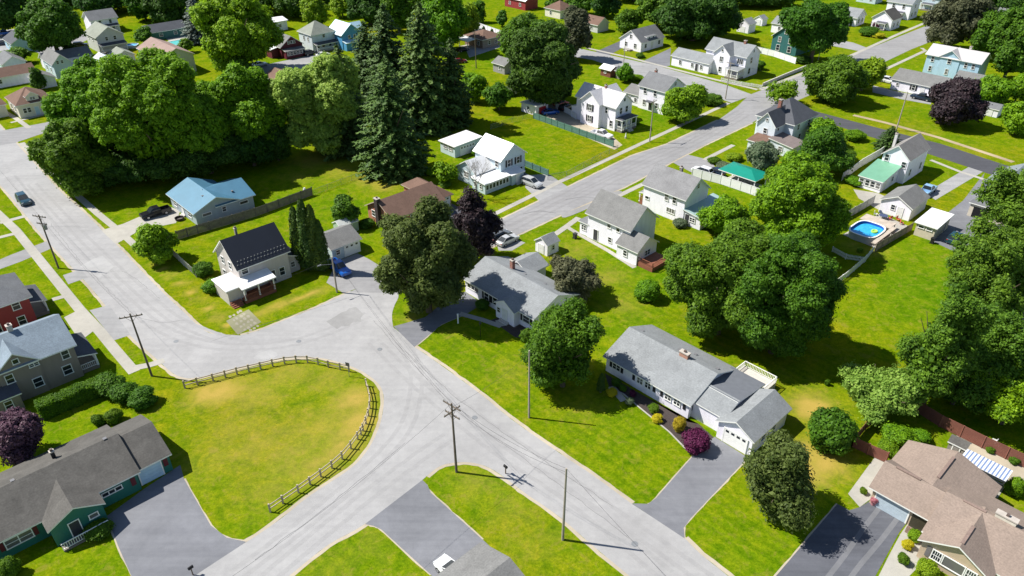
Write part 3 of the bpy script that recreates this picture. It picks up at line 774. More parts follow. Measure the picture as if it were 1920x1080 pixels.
A_right = smooth([(-40,195),(30,268),(70,312),(117,362),(160,400),(217,457),(297,540),(350,590),(375,614),(395,625),(415,627)])
top = [(450,629),(485,620),(585,580),(645,552),(657,546)]
east = smooth([(745,547),(747,557),(740,572),(735,590),(737,612),(742,617)])
D_right = smooth([(777,650),(830,687),(905,742),(960,787),(1060,857),(1110,890),(1185,945)])+smooth([(1285,1010),(1315,1040),(1365,1080),(1480,1175)])
D_left = smooth([(1295,1175),(1180,1080),(1110,1022),(1050,970),(985,925),(955,902),(917,877),(880,867),(842,869),(820,877),(800,893)])
B_right = smooth([(792,900),(685,982),(615,1022),(542,1080),(430,1170)])
B_left = smooth([(230,1170),(340,1098),(375,1072)])+smooth([(430,1036),(480,1005),(530,970),(580,930),(655,880),(687,847),(707,810),(717,777),(719,740),(705,715),(670,692),(620,675),(580,670),(535,672),(500,677),(420,697),(365,709),(340,707),(320,697),(290,670),(240,625),(175,545),(140,507),(82,445),(45,400),(5,352),(-110,232)])
sheet('road_pavement', A_right+top+east+D_right+D_left+B_right+B_left, .012, ROAD)
sheet('street_pavement', [(655,548),(745,549),(960,445),(1042,407),(1172,350),(1282,292),(1325,270),(1410,230),(1447,210),(1655,118),(1710,92),(1830,45),(1790,22),(1740,47),(1645,85),(1405,178),(1382,200),(1347,225),(1252,270),(1185,292),(1067,350),(960,402)], .022, ROADC)
sheet('cross_street', [(780,22),(877,45),(960,64),(1110,96),(1235,124),(1360,159),(1412,178),(1372,193),(1335,180),(1197,142),(1110,112),(950,88),(905,82),(780,48)], .016, ROADE)
sheet('cross_street', [(1450,188),(1545,213),(1650,241),(1765,270),(1877,307),(2010,347),(2010,376),(1842,322),(1745,290),(1637,258),(1560,233),(1430,208)], .018, DARK)
sheet('cross_street', [(-40,253),(85,230),(320,170),(320,186),(75,252),(28,268),(-10,274)], .016, ROADC)
for L, wd, off in ((A_right, .45, .2), (top, .4, .2), (D_right[:25], .5, .25), (D_right[25:], .5, .25), (D_left, .45, .2), (B_right, .45, .2), (B_left[9:], .45, .2)):
    strip('road_shoulder', L, wd, .009, GRAVEL, off=off, wob=.07)
strip('road_shoulder', [(690,531),(960,402),(1067,350),(1185,292),(1252,270),(1347,225)], .5, .008, GRAVEL, off=.2, wob=.06)
strip('road_shoulder', [(790,527),(960,445),(1042,407),(1172,350),(1282,292),(1325,270),(1410,230)], .5, .008, GRAVEL, off=-.2, wob=.06)
# repairs and cracks
PATCH = asphalt('asphalt repair', (.262, .26, .26), None, .2); TAR = flat('crack sealer', (.11, .11, .115), .7)
PATCH2 = asphalt('older repair', (.35, .348, .35), None, .18)
sheet('asphalt_patch', [(612,603),(628,594),(640,586),(650,583),(655,578),(668,576),(676,584),(683,589),(676,596),(678,603),(660,605),(655,611),(640,612),(632,617),(622,611)], .017, PATCH)
sheet('asphalt_patch', smooth([(475,672),(490,660),(515,660),(520,668),(495,675),(475,672)], 3), .017, PATCH2)
sheet('asphalt_patch', smooth([(1052,402),(1110,380),(1150,360),(1165,362),(1110,388),(1060,408),(1052,402)], 3), .027, PATCH)
sheet('asphalt_patch', [(150,500),(172,487),(192,479),(205,492),(214,500),(200,512),(188,521),(170,512)], .017, PATCH2)
for L in ([(395,640),(520,600),(650,560)],[(700,600),(780,690),(900,800),(1010,880),(1180,1010)],[(95,420),(160,500),(260,600)],[(90,425),(130,425),(165,426)],[(740,640),(860,750),(1000,850),(1150,950)],
          [(480,1050),(600,960),(700,880),(760,830)],[(240,590),(300,605),(345,600)],[(190,515),(235,510),(300,560)]):
    strip('road_crack', smooth(L, 3), .04, .019, TAR, wob=.12)
for L in ([(980,402),(1010,396),(1043,400)],[(1235,280),(1262,277),(1290,278)],[(1060,375),(1090,370),(1130,372)],[(1385,186),(1420,183),(1446,184)]):
    strip('road_crack', smooth(L, 3), .16, .029, TAR, wob=.12)
for bx, by in ((890,783),(1190,1020),(712,655),(330,640),(560,640)):
    m = MB(); m.tube((0, 0, 0), (0, 0, .012), .36, n=20); o = m.build('manhole_cover', IRON, None, (*at(bx, by), .02))
    tag(o, {890:'round manhole cover in the road beside the crossarm pole', 1190:'round manhole cover in the road near the lower right drive', 712:'round manhole cover in the middle of the junction', 330:'round manhole cover where the left road bends', 560:'round manhole cover in the road above the railed lawn'}[bx], 'manhole cover', 'manhole covers')
# driveways
for nm, pts, mt in (
 ('driveway', [(738,612),(777,651),(800,632),(828,608),(872,590),(905,570),(872,547),(845,556),(797,595),(760,606)], DRIVE),
 ('driveway', [(1184,944),(1215,945),(1230,934),(1302,852),(1318,835),(1340,819),(1404,859),(1397,864),(1295,972),(1282,990),(1284,1010)], DRIVE),
 ('driveway', [(1380,1175),(1455,1080),(1570,945),(1592,957),(1612,951),(1640,934),(1697,971),(1700,980),(1685,1000),(1655,1055),(1630,1100),(1590,1175)], DRIVE2),
 ('driveway', [(200,968),(270,917),(338,872),(345,898),(395,985),(425,1008),(462,1016),(375,1073),(345,1095),(255,1100),(222,1025)], DRIVE),
 ('driveway', [(684,983),(792,900),(801,909),(808,924),(905,1012),(985,1085),(960,1150),(860,1150),(808,1078),(750,1025),(715,993),(700,986)], DRIVE),
 ('driveway', [(190,432),(217,458),(262,432),(330,418),(338,395),(312,385),(230,420)], CONC),
 ('driveway', [(633,489),(670,475),(692,486),(727,508),(690,533),(645,550),(612,530)], ROADC),
 ('driveway', [(822,394),(848,382),(882,400),(912,425),(880,440),(835,415)], DRIVE2),
 ('driveway', [(985,329),(1028,326),(1066,351),(1012,378),(985,352)], ROADE),
 ('driveway', [(1010,205),(1045,192),(1090,224),(1125,244),(1150,257),(1167,272),(1152,281),(1080,249),(1030,224)], GRAVEL),
 ('driveway', [(1112,99),(1165,76),(1170,88),(1138,106)], DRIVE2), ('driveway', [(1203,116),(1258,90),(1256,123),(1240,127)], DRIVE),
 ('driveway', [(1735,362),(1754,375),(1843,322),(1818,312)], ROADE), ('driveway', [(1747,452),(1790,472),(1850,486),(1900,450),(1870,390),(1838,352),(1846,324),(1806,376),(1778,398)], DRIVE),
 ('driveway', [(1636,160),(1680,171),(1748,184),(1745,196),(1690,186),(1636,173)], ROADE), ('driveway', [(1535,68),(1600,80),(1632,92),(1622,98),(1530,80)], ROADE),
 ('driveway', [(1290,290),(1330,300),(1345,318),(1300,325),(1262,305)], ROADC),
 ('driveway', [(930,452),(958,446),(985,455),(960,470),(935,470)], ROADE),
 ('driveway', [(-20,495),(20,478),(88,452),(96,466),(40,490),(-20,512)], ROADC), ('driveway', [(118,516),(152,505),(165,520),(128,533)], ROADE),
 ('driveway', [(168,582),(205,572),(245,628),(214,638)], ROADE), ('driveway', [(120,595),(150,580),(176,620),(150,640)], CONC),
 ('driveway', [(60,95),(165,58),(182,66),(95,108)], ROADC), ('driveway', [(-20,60),(60,50),(70,85),(-20,100)], ROADE), ('driveway', [(870,85),(935,75),(940,88),(880,108)], ROADE),
 ('driveway', [(480,125),(600,100),(605,118),(500,150)], ROADE)):
    sheet(nm, pts, .014 if mt is not ROADC else .013, mt)
# pavements and paths
for L, wd, mt in (
 ([(-20,385),(30,432),(75,488),(112,534),(150,581),(187,621),(215,655),(252,698)], 1.5, CONC), ([(252,690),(282,684),(308,676)], 1.2, CONC), ([(98,562),(126,554)], 1.1, CONC), ([(-20,450),(20,440),(38,436)], 1.1, CONC), ([(0,418),(48,405)], 1.2, CONC),
 ([(40,268),(80,310),(140,362),(185,402),(222,432),(262,468)], 1.3, CONC), ([(920,405),(985,373),(1047,342),(1205,268),(1268,239),(1366,193)], 1.2, CONC),
 ([(1040,440),(1062,425),(1085,408)], 1.2, CONC), ([(1150,372),(1208,344)], 1.2, CONC), ([(1062,425),(1090,442),(1140,470),(1190,502)], .9, CONC), ([(1320,300),(1375,272)], 1.1, CONC),
 ([(1100,90),(1180,108),(1265,130),(1340,149),(1420,168)], 1.3, CONC), ([(1425,168),(1525,130),(1592,106),(1680,66),(1760,32)], 1.3, CONC), ([(1600,150),(1660,130),(1735,95),(1728,90)], 1.2, CONC),
 ([(1600,216),(1660,230),(1760,258),(1900,304)], 1.4, EARTH), ([(1745,300),(1800,322),(1850,338)], 1.0, CONC), ([(0,205),(30,222),(55,240)], 1.2, CONC), ([(20,230),(95,212)], 1.0, CONC),
 ([(862,588),(905,600),(940,612)], 1.0, CONC), ([(1170,752),(1146,725)], 1.0, CONC), ([(940,612),(936,600)], 1.2, CONC)):
    strip('footpath', L, wd, .026, mt)
sheet('patio', [(424,602),(446,628),(490,604),(466,580)], .0185, asphalt('worn path base', (.24, .235, .15), None, .3))
STONE = asphalt('flagstone', (.31, .29, .23), None, .3)
rnd = random.Random(4)
for i in range(6):
    for j in range(4):
        c = (432+i*6.5+j*6.5, 583+i*5.8-j*4.2+12); c = (c[0]+rnd.uniform(-1.2, 1.2), c[1]+rnd.uniform(-1, 1)); r = rnd.uniform(2.5, 3.3)
        pts = [(c[0]+r*1.25*math.cos(a+rnd.uniform(-.3, .3))*rnd.uniform(.8, 1.05), c[1]+r*.95*math.sin(a+rnd.uniform(-.3, .3))*rnd.uniform(.8, 1.05)) for a in (.4, 1.3, 2.3, 3.5, 4.4, 5.5)]
        sheet('paving_stone', pts, .02, STONE)
MULCH = flat('dark mulch', (.055, .043, .04), .95, var=.35, scale=6)
bed = [(1134,700),(1142,726),(1168,738),(1200,765),(1255,810),(1284,840),(1300,850),(1318,834),(1338,820),(1310,795),(1289,791),(1200,738)]
sheet('mulch_bed', bed, .02, MULCH); strip('bed_edging', bed[1:7], .22, .03, CONC)
sheet('mulch_bed', [(920,600),(952,590),(1010,612),(1000,640),(965,632)], .02, MULCH)
sheet('patio', [(1590,926),(1622,882),(1640,858),(1662,868),(1640,912),(1632,936),(1612,951)], .02, CONC)
sheet('patio', [(1688,1002),(1703,980),(1735,1010),(1745,1030),(1725,1060),(1690,1095),(1645,1085),(1665,1045)], .02, CONC)
sheet('patio', [(1752,858),(1780,838),(1800,806),(1850,828),(1940,872),(1940,905),(1880,905),(1820,880)], .02, GRAVEL)
sheet('patio', [(1600,355),(1645,362),(1700,385),(1650,395),(1610,372)], .02, CONC); sheet('patio', [(1580,440),(1650,400),(1705,425),(1640,465)], .02, CONC)
sheet('patio', [(310,72),(355,66),(378,80),(335,90)], .02, CONC)

# tyre wear and pale streaks on the surfaces
WEAR = asphalt('tyre darkened asphalt', (.298, .295, .298), [(-46.5, .4)], .1); WEARC = asphalt('tyre darkened street', (.238, .235, .24), [(46.5, .5)], .1)
for L, mt in (([(20,330),(110,440),(200,530),(300,615),(420,650),(560,640),(690,590)], WEAR), ([(60,345),(150,440),(240,525),(330,600),(430,640)], WEAR), ([(700,640),(800,735),(930,840),(1080,940),(1250,1080)], WEAR), ([(770,680),(880,775),(1010,865),(1160,970),(1330,1090)], WEAR),
              ([(440,1080),(560,990),(680,890),(760,800),(780,700),(740,620)], WEAR), ([(500,1085),(620,985),(740,890),(840,820)], WEAR), ([(735,540),(960,428),(1170,328),(1300,270),(1400,215)], WEARC), ([(700,540),(960,415),(1170,313),(1300,256),(1390,208)], WEARC)):
    Lw = smooth(L, 5); z = .0135 if mt is WEAR else .0235
    for o_ in (-.75, .75): strip('tyre_wear_and_streak', Lw, .55, z, mt, off=o_, wob=.06)
PALE_STREAK = asphalt('pale drive streak', (.165, .168, .183), None, .3)
for L in ([(1652,948),(1620,990),(1585,1040),(1550,1085)], [(1683,972),(1650,1015),(1612,1060),(1590,1090)]): strip('tyre_wear_and_streak', smooth(L, 4), .5, .0175, PALE_STREAK)  # two paler streaks down the lower right drive
for pts in ([(1215,945),(1230,934),(1302,852)],[(1397,864),(1295,972),(1282,990),(1284,1010)],[(345,898),(395,985),(425,1008),(462,1016)],[(258,1098),(222,1025),(205,985)],[(801,909),(808,924),(905,1012)],[(808,1078),(750,1025),(715,993),(700,986),(684,983)],[(1380,1175),(1455,1080),(1570,945)],[(872,590),(828,608),(800,632),(777,651)]):
    strip('drive_edging', smooth(pts, 4), .3, .0125, GRAVEL, wob=.06)

# ------------------------------------------------------------------ houses  (local x, y follow the street grid)
D1, D2 = -46.5, 43.5
W_SID = siding('white siding', (.86, .835, .93)); CREAM = siding('cream siding', (.7, .66, .55)); GREY_S = siding('pale grey siding', (.55, .55, .54))
BLUE_S = siding('light blue siding', (.38, .55, .68)); TAUPE = siding('taupe siding', (.27, .225, .2)); TEAL = siding('dark teal siding', (.03, .14, .14)); GREENW = siding('deep green siding', (.02, .15, .12))
RED_S = siding('barn red siding', (.28, .03, .04)); STEEL = siding('steel blue siding', (.36, .42, .47)); TANB = siding('tan siding', (.5, .39, .28)); PALEB = siding('ice blue siding', (.5, .6, .66))
S_LIGHT = shingle('silver grey shingles', (.238, .252, .264)); S_TAUPE = shingle('weathered taupe shingles', (.105, .1, .093), .3); S_DARK = shingle('charcoal shingles', (.09, .095, .11))
S_BROWN = shingle('brown shingles', (.17, .105, .08)); S_ROSE = shingle('rose brown shingles', (.262, .205, .172), .14); S_MID = shingle('slate grey shingles', (.17, .175, .185)); S_STONE = shingle('stone grey shingles', (.185, .185, .183)); S_GREEN = shingle('green grey shingles', (.25, .27, .23))
M_WHITE = seam_metal('white metal roof', (.74, .74, .74)); M_NAVY = seam_metal('black metal roof', (.018, .021, .03)); M_BLUE = seam_metal('blue metal roof', (.065, .175, .265)); M_GREEN = seam_metal('green porch roof', (.16, .36, .24), .5, 1); M_TEAL = seam_metal('grey teal roof', (.3, .42, .42), .5, 1); M_SKY = seam_metal('pale blue metal roof', (.42, .6, .7))
RB = brick('red house brick', (.42, .14, .07), (.33, .1, .055)); BB = brick('brown brick', (.2, .1, .07), (.15, .08, .06))
SHUT_B = flat('black shutters', (.02, .02, .024), .5); SHUT_R = flat('maroon shutters', (.12, .02, .03), .5); REDW = flat('red brown deck stain', (.24, .09, .055), .8); DOOR_W = flat('white door paint', (.7, .7, .7), .4); DOOR_D = flat('dark door and recess shade', (.05, .05, .06), .4); DOOR_R = flat('red door paint', (.3, .03, .03), .4); GREYW = flat('grey wood', (.24, .22, .2), .85, var=.25)
BLUE_TRIM = flat('pale blue trim', (.5, .62, .7), .5)

# navy metal roofed house at the corner
h = House('corner_house', 'pale grey house with black metal roof and white wraparound porch at the junction corner', 'house', (-43.9, 100.5), D2, siding('light grey siding', (.52, .48, .46)), M_NAVY)
h.block(.6, 9.1, -1.2, 6.4, 5.1, pk=8.5)
h.block(9.0, 11.4, 0, 4.0, 3.6, 'shed', dirn='+x', low=2.7, rm=M_NAVY, part='kitchen_roof')
h.block(-2.3, .65, -2.5, 2.2, 2.7, 'hip', rm=M_WHITE, part='porch_roof', pk=3.6, ov=.25)
h.block(-.3, 5.1, -3.7, -1.2, 3.15, 'shed', dirn='-y', low=2.65, rm=M_WHITE, part='porch_roof', walls=False, ov=.2)
h.porch(-.25, 5.0, -3.7, -1.3, .6, 2.7, [(-.1, -3.55), (2.3, -3.55), (4.85, -3.55)], mat=REDW, rail=REDW, rail_sides='-y +x')
h.steps(-1.4, -2.6, '-y', 1.7, 4, mat=REDW)
h.win('-y', -1.2, 1.6, 4.3, 1.0, 1.1); h.win('-y', -1.2, [7.6], 1.75, .85, 1.35); h.door('-y', -1.2, 5.9, DOOR_D, .45); h.win('-x', .6, [1.6, 4.2], 4.4, .8, 1.2); h.win('-x', .6, [4.6], 1.7, .8, 1.3); h.win('-y', 0.02, 10.2, 1.5, .7, .9)
m = MB(); m.box(-.07, .07, -.05, .05, 0, .13); sg = m.mesh('snow_guard', [IRON])
for k in range(15):
    for r_ in (.55, 1.0):
        y = -1.6+r_; link('snow_guard', sg, h.root, (.75+k*.57+(.28 if r_ > .6 else 0), y, 5.27+(y+1.2)*(3.4/3.8)))
h.chimney(3.6, 4.2, 7.5, 8.9, .35, .35, GREYW); h.done()

# blue metal roofed house
h = House('ranch_house', 'steel blue single storey house with light blue metal cross gable roof beside the dark fence', 'house', (-58.5, 124.0), D1, STEEL, M_BLUE, flat('white roof edging', (.7, .74, .76), .5))
h.block(-11.8, -.2, .1, 8.7, 2.75, pk=4.55, ov=.5); h.block(-9.8, -.2, 4.4, 11.6, 2.75, ax='y', pk=4.5, ov=.45)
h.win('+x', -.2, [2.2], 1.75, 1.6, .5, 'plain'); h.win('+x', -.2, [5.6], 1.7, .7, .9); h.win('+x', -.2, [9.6], 1.8, 1.6, .5, 'plain')
h.win('-y', .1, [-9.5, -3.0], 1.5, 1.3, 1.1); h.door('-y', .1, -6.2, DOOR_W, .15); h.steps(-6.2, .05, '-y', 1.5, 2)
h.vents([(-2.2, 8.6, 3.7), (-3, 3.2, 4.1)]); h.done()

# brick house
h = House('brick_house', 'red brick house with brown shingle roof and dark end chimney', 'house', (-24.3, 124.0), D2, RB, S_BROWN, flat('tan roof edging', (.5, .42, .33)))
h.block(.3, 12.2, -3.4, 4.6, 2.75, pk=4.95, ov=.4); h.block(11.2, 15.2, -2.0, 8.0, 2.6, 'hip', ax='y', pk=3.9)
h.chimney(-.05, .6, 0, 5.5, .75, .95, flat('sooty chimney brick', (.05, .038, .036), .9)); h.garage('-y', -2.0, 13.4, 2.7, 2.1)
h.win('-x', .3, [2.6, -1.4], 1.75, .95, 1.15, 'sash'); h.win('-y', -3.4, [2.5, 5.0], 1.6, 1.3, 1.1); h.door('-y', -3.4, 8.2, DOOR_W, .15); h.win('-y', -3.4, [10], 1.6, .9, 1.2)
h.block(7.4, 9.2, -4.6, -3.3, 2.5, 'gable', ax='y', pk=3.1, walls=False, part='porch_roof', ov=.15)
h.porch(7.4, 9.2, -4.6, -3.45, .15, 2.5, [(7.5, -4.5), (9.1, -4.5)]); h.done()

# white farmhouse with long wing
h = House('farm_house', 'tall white farmhouse with white metal roof and glazed porch beside the green field', 'house', (2.7, 148.3), D1, PALEB, M_WHITE)
h.block(-8.0, 0, -6.9, 0, 5.1, pk=7.7, ov=.4); h.block(-7.9, -2.0, -12.0, -6.9, 3.0, ax='y', pk=4.9, ov=.35); h.block(-2.1, 1.9, -13.0, -6.0, 2.5, 'shed', dirn='+x', low=2.2, part='porch_roof', ov=.3); h.block(.05, 2.4, -6.0, -2.6, 2.5, 'shed', dirn='+x', low=2.2, part='porch_roof', ov=.25)
h.win('+x', 0, [-4.6, -2.0], 3.9, .85, 1.4, 'sash', shutter=SHUT_B); h.win('+x', 0, [-1.2], 1.4, .85, 1.4); h.win('+x', 1.88, [-12.4+i*.92 for i in range(7)], 1.4, .62, .95, 'plain'); h.win('-y', -12.0, [-5.0], 2.0, 1.2, 1.2, 'pair'); h.win('-y', -13.0, [-1.0, .7], 1.4, .6, .95); h.win('-y', -6.9, [-1.2], 4.0, .8, 1.2); h.door('+x', 2.36, -4.3, DOOR_W, .2); h.steps(2.42, -4.3, '+x', 1.4, 2); h.done()
h = House('garage', 'white flat roofed garage behind the tall white farmhouse', 'garage', (2.7, 148.3), D1, PALEB, M_WHITE, group='sheds and garages')
h.block(-22.4, -17.3, -4.9, 2.8, 2.9, 'shed', dirn='-y', low=2.6, ov=.35); h.win('-y', -4.9, [-20.6, -18.8], 1.8, 1.2, .8, 'pair'); h.garage('+x', -17.3, -1.2, 4.2, 2.1); h.done()

# first grey ranch
h = House('ranch_house', 'white ranch house with silver grey roof half shaded by the maple', 'house', (-7.5, 101.3), D1, W_SID, S_LIGHT)
h.block(0.1, 15.5, 0, 9.3, 2.6, pk=4.45, ov=.4); h.block(1.2, 5.9, 8.5, 12.4, 2.55, ax='y', pk=3.7, ov=.4); h.block(8.6, 12.6, -1.2, 1.5, 2.62, ax='y', pk=3.75, ov=.25)
h.win('-y', 0, [2.0], 1.65, 2.6, .7, 'bank'); h.win('-y', 0, [5.2, 7.2], 1.55, .95, 1.2, shutter=SHUT_B); h.door('-y', -1.2, 10.6, DOOR_W, .2); h.win('-y', -1.2, [9.3], 1.6, .6, .8); h.win('-y', 0, [14.0], 1.6, 1.3, 1.1, shutter=SHUT_B); h.win('+x', 15.5, [3.0, 6.6], 1.6, .9, 1.1, shutter=SHUT_B)
h.steps(10.6, -1.2, '-y', 1.8, 2); h.chimney(5.1, 5.6, 3.6, 5.7, .6, .6); h.vents([(7.5, 6.0, 3.95), (11.5, 6.4, 3.8)]); h.done()

# white two storey pair on the street
h = House('two_storey_house', 'white two storey house with grey roof and blue shaded gable beside the tall maple', 'house', (14.1, 119.4), D1, W_SID, S_STONE)
h.block(-.7, 8.8, 0, 7.2, 5.1, pk=8.15, ov=.45); h.block(-2.7, -.7, .2, 5.2, 2.5, 'hip', pk=3.3, ov=.3, rm=S_MID, part='porch_roof'); h.block(7.6, 12.0, -1.8, 3.6, 2.7, pk=4.5, ov=.3, part='rear_roof')
h.win('-y', 0, [4.2, 6.2], 4.3, .7, 1.15); h.win('-y', 0, [4.6], 1.5, .7, .9); h.win('-y', .2, [-1.7], 1.5, 1.0, .9, 'pair'); h.win('+x', 12.0, [1.0], 1.6, 1.3, .9, 'pair'); h.win('-y', -1.8, [9.5], 1.5, .7, 1.0); h.win('-x', -2.7, [1.6, 3.6], 1.5, .9, 1.1); h.win('-x', -.7, [3.6], 4.4, .9, 1.3); h.door('-y', 0, 1.3, DOOR_D, .2)
h.porch(12.05, 15.2, -1.6, 3.4, .8, 2.6, [], REDW, REDW, '-y +x'); h.done()
h = House('two_storey_house', 'white two storey house with taupe roof and grey green side roof by the white fence', 'house', (32.1, 124.8), D1, W_SID, shingle('mottled grey shingles', (.215, .215, .222), .22))
h.block(-9.8, -.3, 0, 7.4, 5.2, pk=8.1, ov=.4); h.block(-.3, 3.4, .2, 9.6, 2.9, 'shed', dirn='+x', low=2.4, rm=M_TEAL, part='side_roof', ov=.35); h.block(-11.6, -9.8, 1.2, 6.0, 2.6, 'shed', dirn='-x', low=2.3, walls=False, part='porch_roof', ov=.1)
h.porch(-11.6, -9.9, 1.2, 6.0, .5, 2.4, [(-11.5, 1.3), (-11.5, 5.9)], mat=REDW, rail=REDW, rail_sides='-y -x')
h.win('-y', 0, [-4.4, -2.6], 4.2, .75, 1.3, shutter=None); h.win('-y', 0, [-8.8], 2.6, .8, .55, 'plain'); h.win('-y', 0, [-3.2], 1.8, 1.7, .9, 'bank'); h.win('-y', .2, [1.6], 1.5, 1.1, .8, 'pair'); h.win('+x', -.3, [3.7], 6.6, .6, .8); h.door('-y', .2, .5, DOOR_D, .2)
h.chimney(-4.5, 3.9, 7.6, 8.9, .5, .5, GREYW); h.done()

# second grey ranch, nearest
h = House('ranch_house', 'long white ranch house with silver grey roof, black shutters and mulch bed in front', 'house', (12.8, 81.1), D1, W_SID, S_LIGHT)
h.block(.1, 13.6, 0, 10.0, 2.5, pk=4.55, ov=.4); h.block(13.45, 18.1, .7, 3.3, 3.6, 'shed', dirn='-y', low=2.55, ov=.2); h.block(13.46, 18.1, 3.3, 9.6, 3.6, 'shed', dirn='+y', low=2.75, ov=.2, rm=flat('dark grey membrane roof', (.125, .135, .155), .8, var=.1), part='rear_roof'); h.block(17.9, 22.6, -.2, 7.9, 2.65, ax='y', pk=3.95, ov=.35)
h.win('-y', 0, [1.9], 1.65, 1.2, .85, 'pair', SHUT_B); h.win('-y', 0, [5.9, 7.2], 1.65, .85, .95, 'pair'); h.win('-y', 0, [10.4, 11.8], 1.65, .85, .95, 'pair')
for u in (4.85, 8.2, 9.4, 12.9):
    m = MB(); m.box(-.2, .2, -.05, 0, -.5, .5); m.box(-.14, .14, -.065, -.05, -.4, .4); h.put('shutter', m.mesh('shutter', [SHUT_B]), '-y', -.03, u, 1.65)
h.door('-y', .9, 15.0, DOOR_D, .2); h.win('-y', .9, [16.8], 1.5, 1.0, 1.2); h.garage('-y', -.2, 20.4, 3.0, 2.15); h.win('+x', 22.6, [2.2, 4.6], 1.6, .9, .8); h.win('+x', 13.6, [1.6], 1.5, .8, .9, shutter=SHUT_B)
h.porch(13.2, 18.0, 9.9, 13.6, .9, 2, [], mat=flat('pale deck boards', (.5, .47, .43)), rail=WHITE, rail_sides='+y -x +x')
h.chimney(8.9, 5.0, 3.9, 5.25, 1.3, .6, brick('rusty chimney brick', (.42, .19, .12), (.34, .14, .09))); h.vents([(1.2, 6.1, 4.15), (7.3, 6.2, 4.15), (9.0, 7.6, 3.6), (13.0, 6.6, 4.0)]); h.done()

# rose brown ranch lower right
h = House('ranch_house', 'large tan ranch house with rose brown hipped and gabled roof in the lower right corner', 'house', (40.4, 58.1), D1, TANB, S_ROSE)
h.block(-.2, 6.6, -1.0, 4.1, 2.55, pk=4.15, ov=.45); h.block(6.2, 24, -3.1, 6.2, 2.6, pk=4.4, ov=.45); h.block(6.3, 12.4, -4.5, 2.0, 2.62, ax='y', pk=4.3, ov=.4); h.block(-.3, 9.0, 2.0, 8.6, 2.5, 'gable', ax='y', pk=4.1, ov=.4)
h.garage('-y', -1.0, 2.0, 3.4, 2.15, flat('blue grey garage door', (.42, .5, .57), .5), False)
m = MB(); m.box(-1.1, 1.1, -.05, 0, 0, 2.3); m.box(-.55, .45, -.1, -.05, .1, 2.1); h.put('door', m.mesh('door', [flat('entry alcove shade', (.05, .045, .03), .5)]), '-y', -1.03, 5.2, .05)  # flat dark panel; shade of the recessed entry is put into its colour
m = MB(); m.bar((4.2, -2.1, 0), (6.2, -2.1, 0), .25, .85); m.build('low_wall', BB, h.root)
h.win('-y', -4.5, [7.9], 1.55, .8, 1.2, 'grid'); h.win('-y', -4.5, [9.5], 1.55, 1.9, 1.25, 'plain'); h.win('-y', -4.5, [11.1], 1.55, .8, 1.2, 'grid')
m = MB(); m.box(-.22, .22, -.05, 0, -.7, .7); h.put('shutter', m.mesh('shutter', [flat('grey shutters', (.16, .15, .15))]), '-y', -4.53, 7.1, 1.55)
h.chimney(11.3, 1.9, 3.8, 5.0, 1.9, .6, flat('cream chimney stone', (.6, .56, .48)))
for a, b in (((.6, 1.55), (3.2, 1.55)), ((4.35, 3.2), (4.35, 7.6)), ((7.4, 1.55), (9.6, 1.55)), ((9.35, -4.2), (9.35, -1.2)), ((13.4, 1.55), (16.2, 1.55))):
    m = MB(); z = 4.3 if a[0] < 5 else (4.42 if a[0] == 9.35 else 4.53); m.bar((*a, z-.05), (*b, z-.05), .32, .14); m.build('ridge_vent', shingle('dark ridge shingles', (.24, .175, .15)), h.root)
h.done()
t = House('patio_awning', 'blue and white striped patio awning behind the rose brown roof', 'awning', (40.4, 58.1), D1, WHITE, WHITE, group='patio things')
def striped():
    m, nt, p = new_mat('striped awning'); tc = node(nt, 'ShaderNodeTexCoord'); sx = node(nt, 'ShaderNodeSeparateXYZ'); nt.links.new(tc.outputs['Object'], sx.inputs[0])
    a = node(nt, 'ShaderNodeMath', operation='MULTIPLY', i_1=2.6); nt.links.new(sx.outputs[0], a.inputs[0]); f = node(nt, 'ShaderNodeMath', operation='FRACT'); nt.links.new(a.outputs[0], f.inputs[0])
    r = ramp(nt, f.outputs[0], [(.5, (.72, .74, .78)), (.55, (.16, .22, .38))]); nt.links.new(r.outputs[0], p.inputs[0]); p.inputs['Roughness'].default_value = .8; return m
t.roof = striped(); t.block(4.6, 9.4, 9.9, 12.7, 2.7, 'shed', dirn='+y', low=2.3, walls=False, ov=0, t=.05, part='canopy'); t.porch(4.6, 9.4, 10, 12.7, .06, 2.3, [(4.8, 12.6), (9.2, 12.6)], mat=CONC); t.done()
t = House('garden_shed', 'small grey roofed shed between the rose brown roof and the striped awning', 'shed', at(1790, 852), D1, GREYW, S_TAUPE, group='sheds and garages')
t.block(-.9, .9, -.7, .7, 1.9, pk=2.4, ov=.15); t.door('-y', -.7, 0, GREYW, .05, .7, 1.7); t.done()

# green ranch lower left
h = House('ranch_house', 'dark green ranch house with taupe roof and maroon shutters in the lower left corner', 'house', (-41.7, 59.7), D2, GREENW, S_TAUPE)
h.block(-17, -.2, 0, 9.8, 2.7, pk=4.7, ov=.4); h.block(-.35, 3.6, .5, 9.2, 2.45, pk=4.2, ov=.3); h.block(-9.6, -4.5, -2.1, 3.5, 2.65, ax='y', pk=3.95, ov=.3)
h.garage('-y', .5, 1.3, 2.4, 2.1, flat('pale blue garage door', (.42, .58, .72), .4), False)
h.win('-y', 0, [-3.0], 1.75, 2.0, .45, 'bank'); h.win('-y', 0, [-12.2], 1.65, 2.4, 1.05, 'pair', SHUT_R); h.win('-y', -2.1, [-5.6], 1.7, .8, .5, 'plain'); h.win('-y', 0, [-16], 1.6, 1.0, 1.0)
for u in (-.75, 3.05):
    m = MB(); m.box(-.25, .25, -.05, 0, -.55, .55); m.box(-.18, .18, -.065, -.05, -.45, .45); h.put('shutter', m.mesh('shutter', [SHUT_R]), '-y', (0 if u < 0 else .5)-.03, u, 1.6)
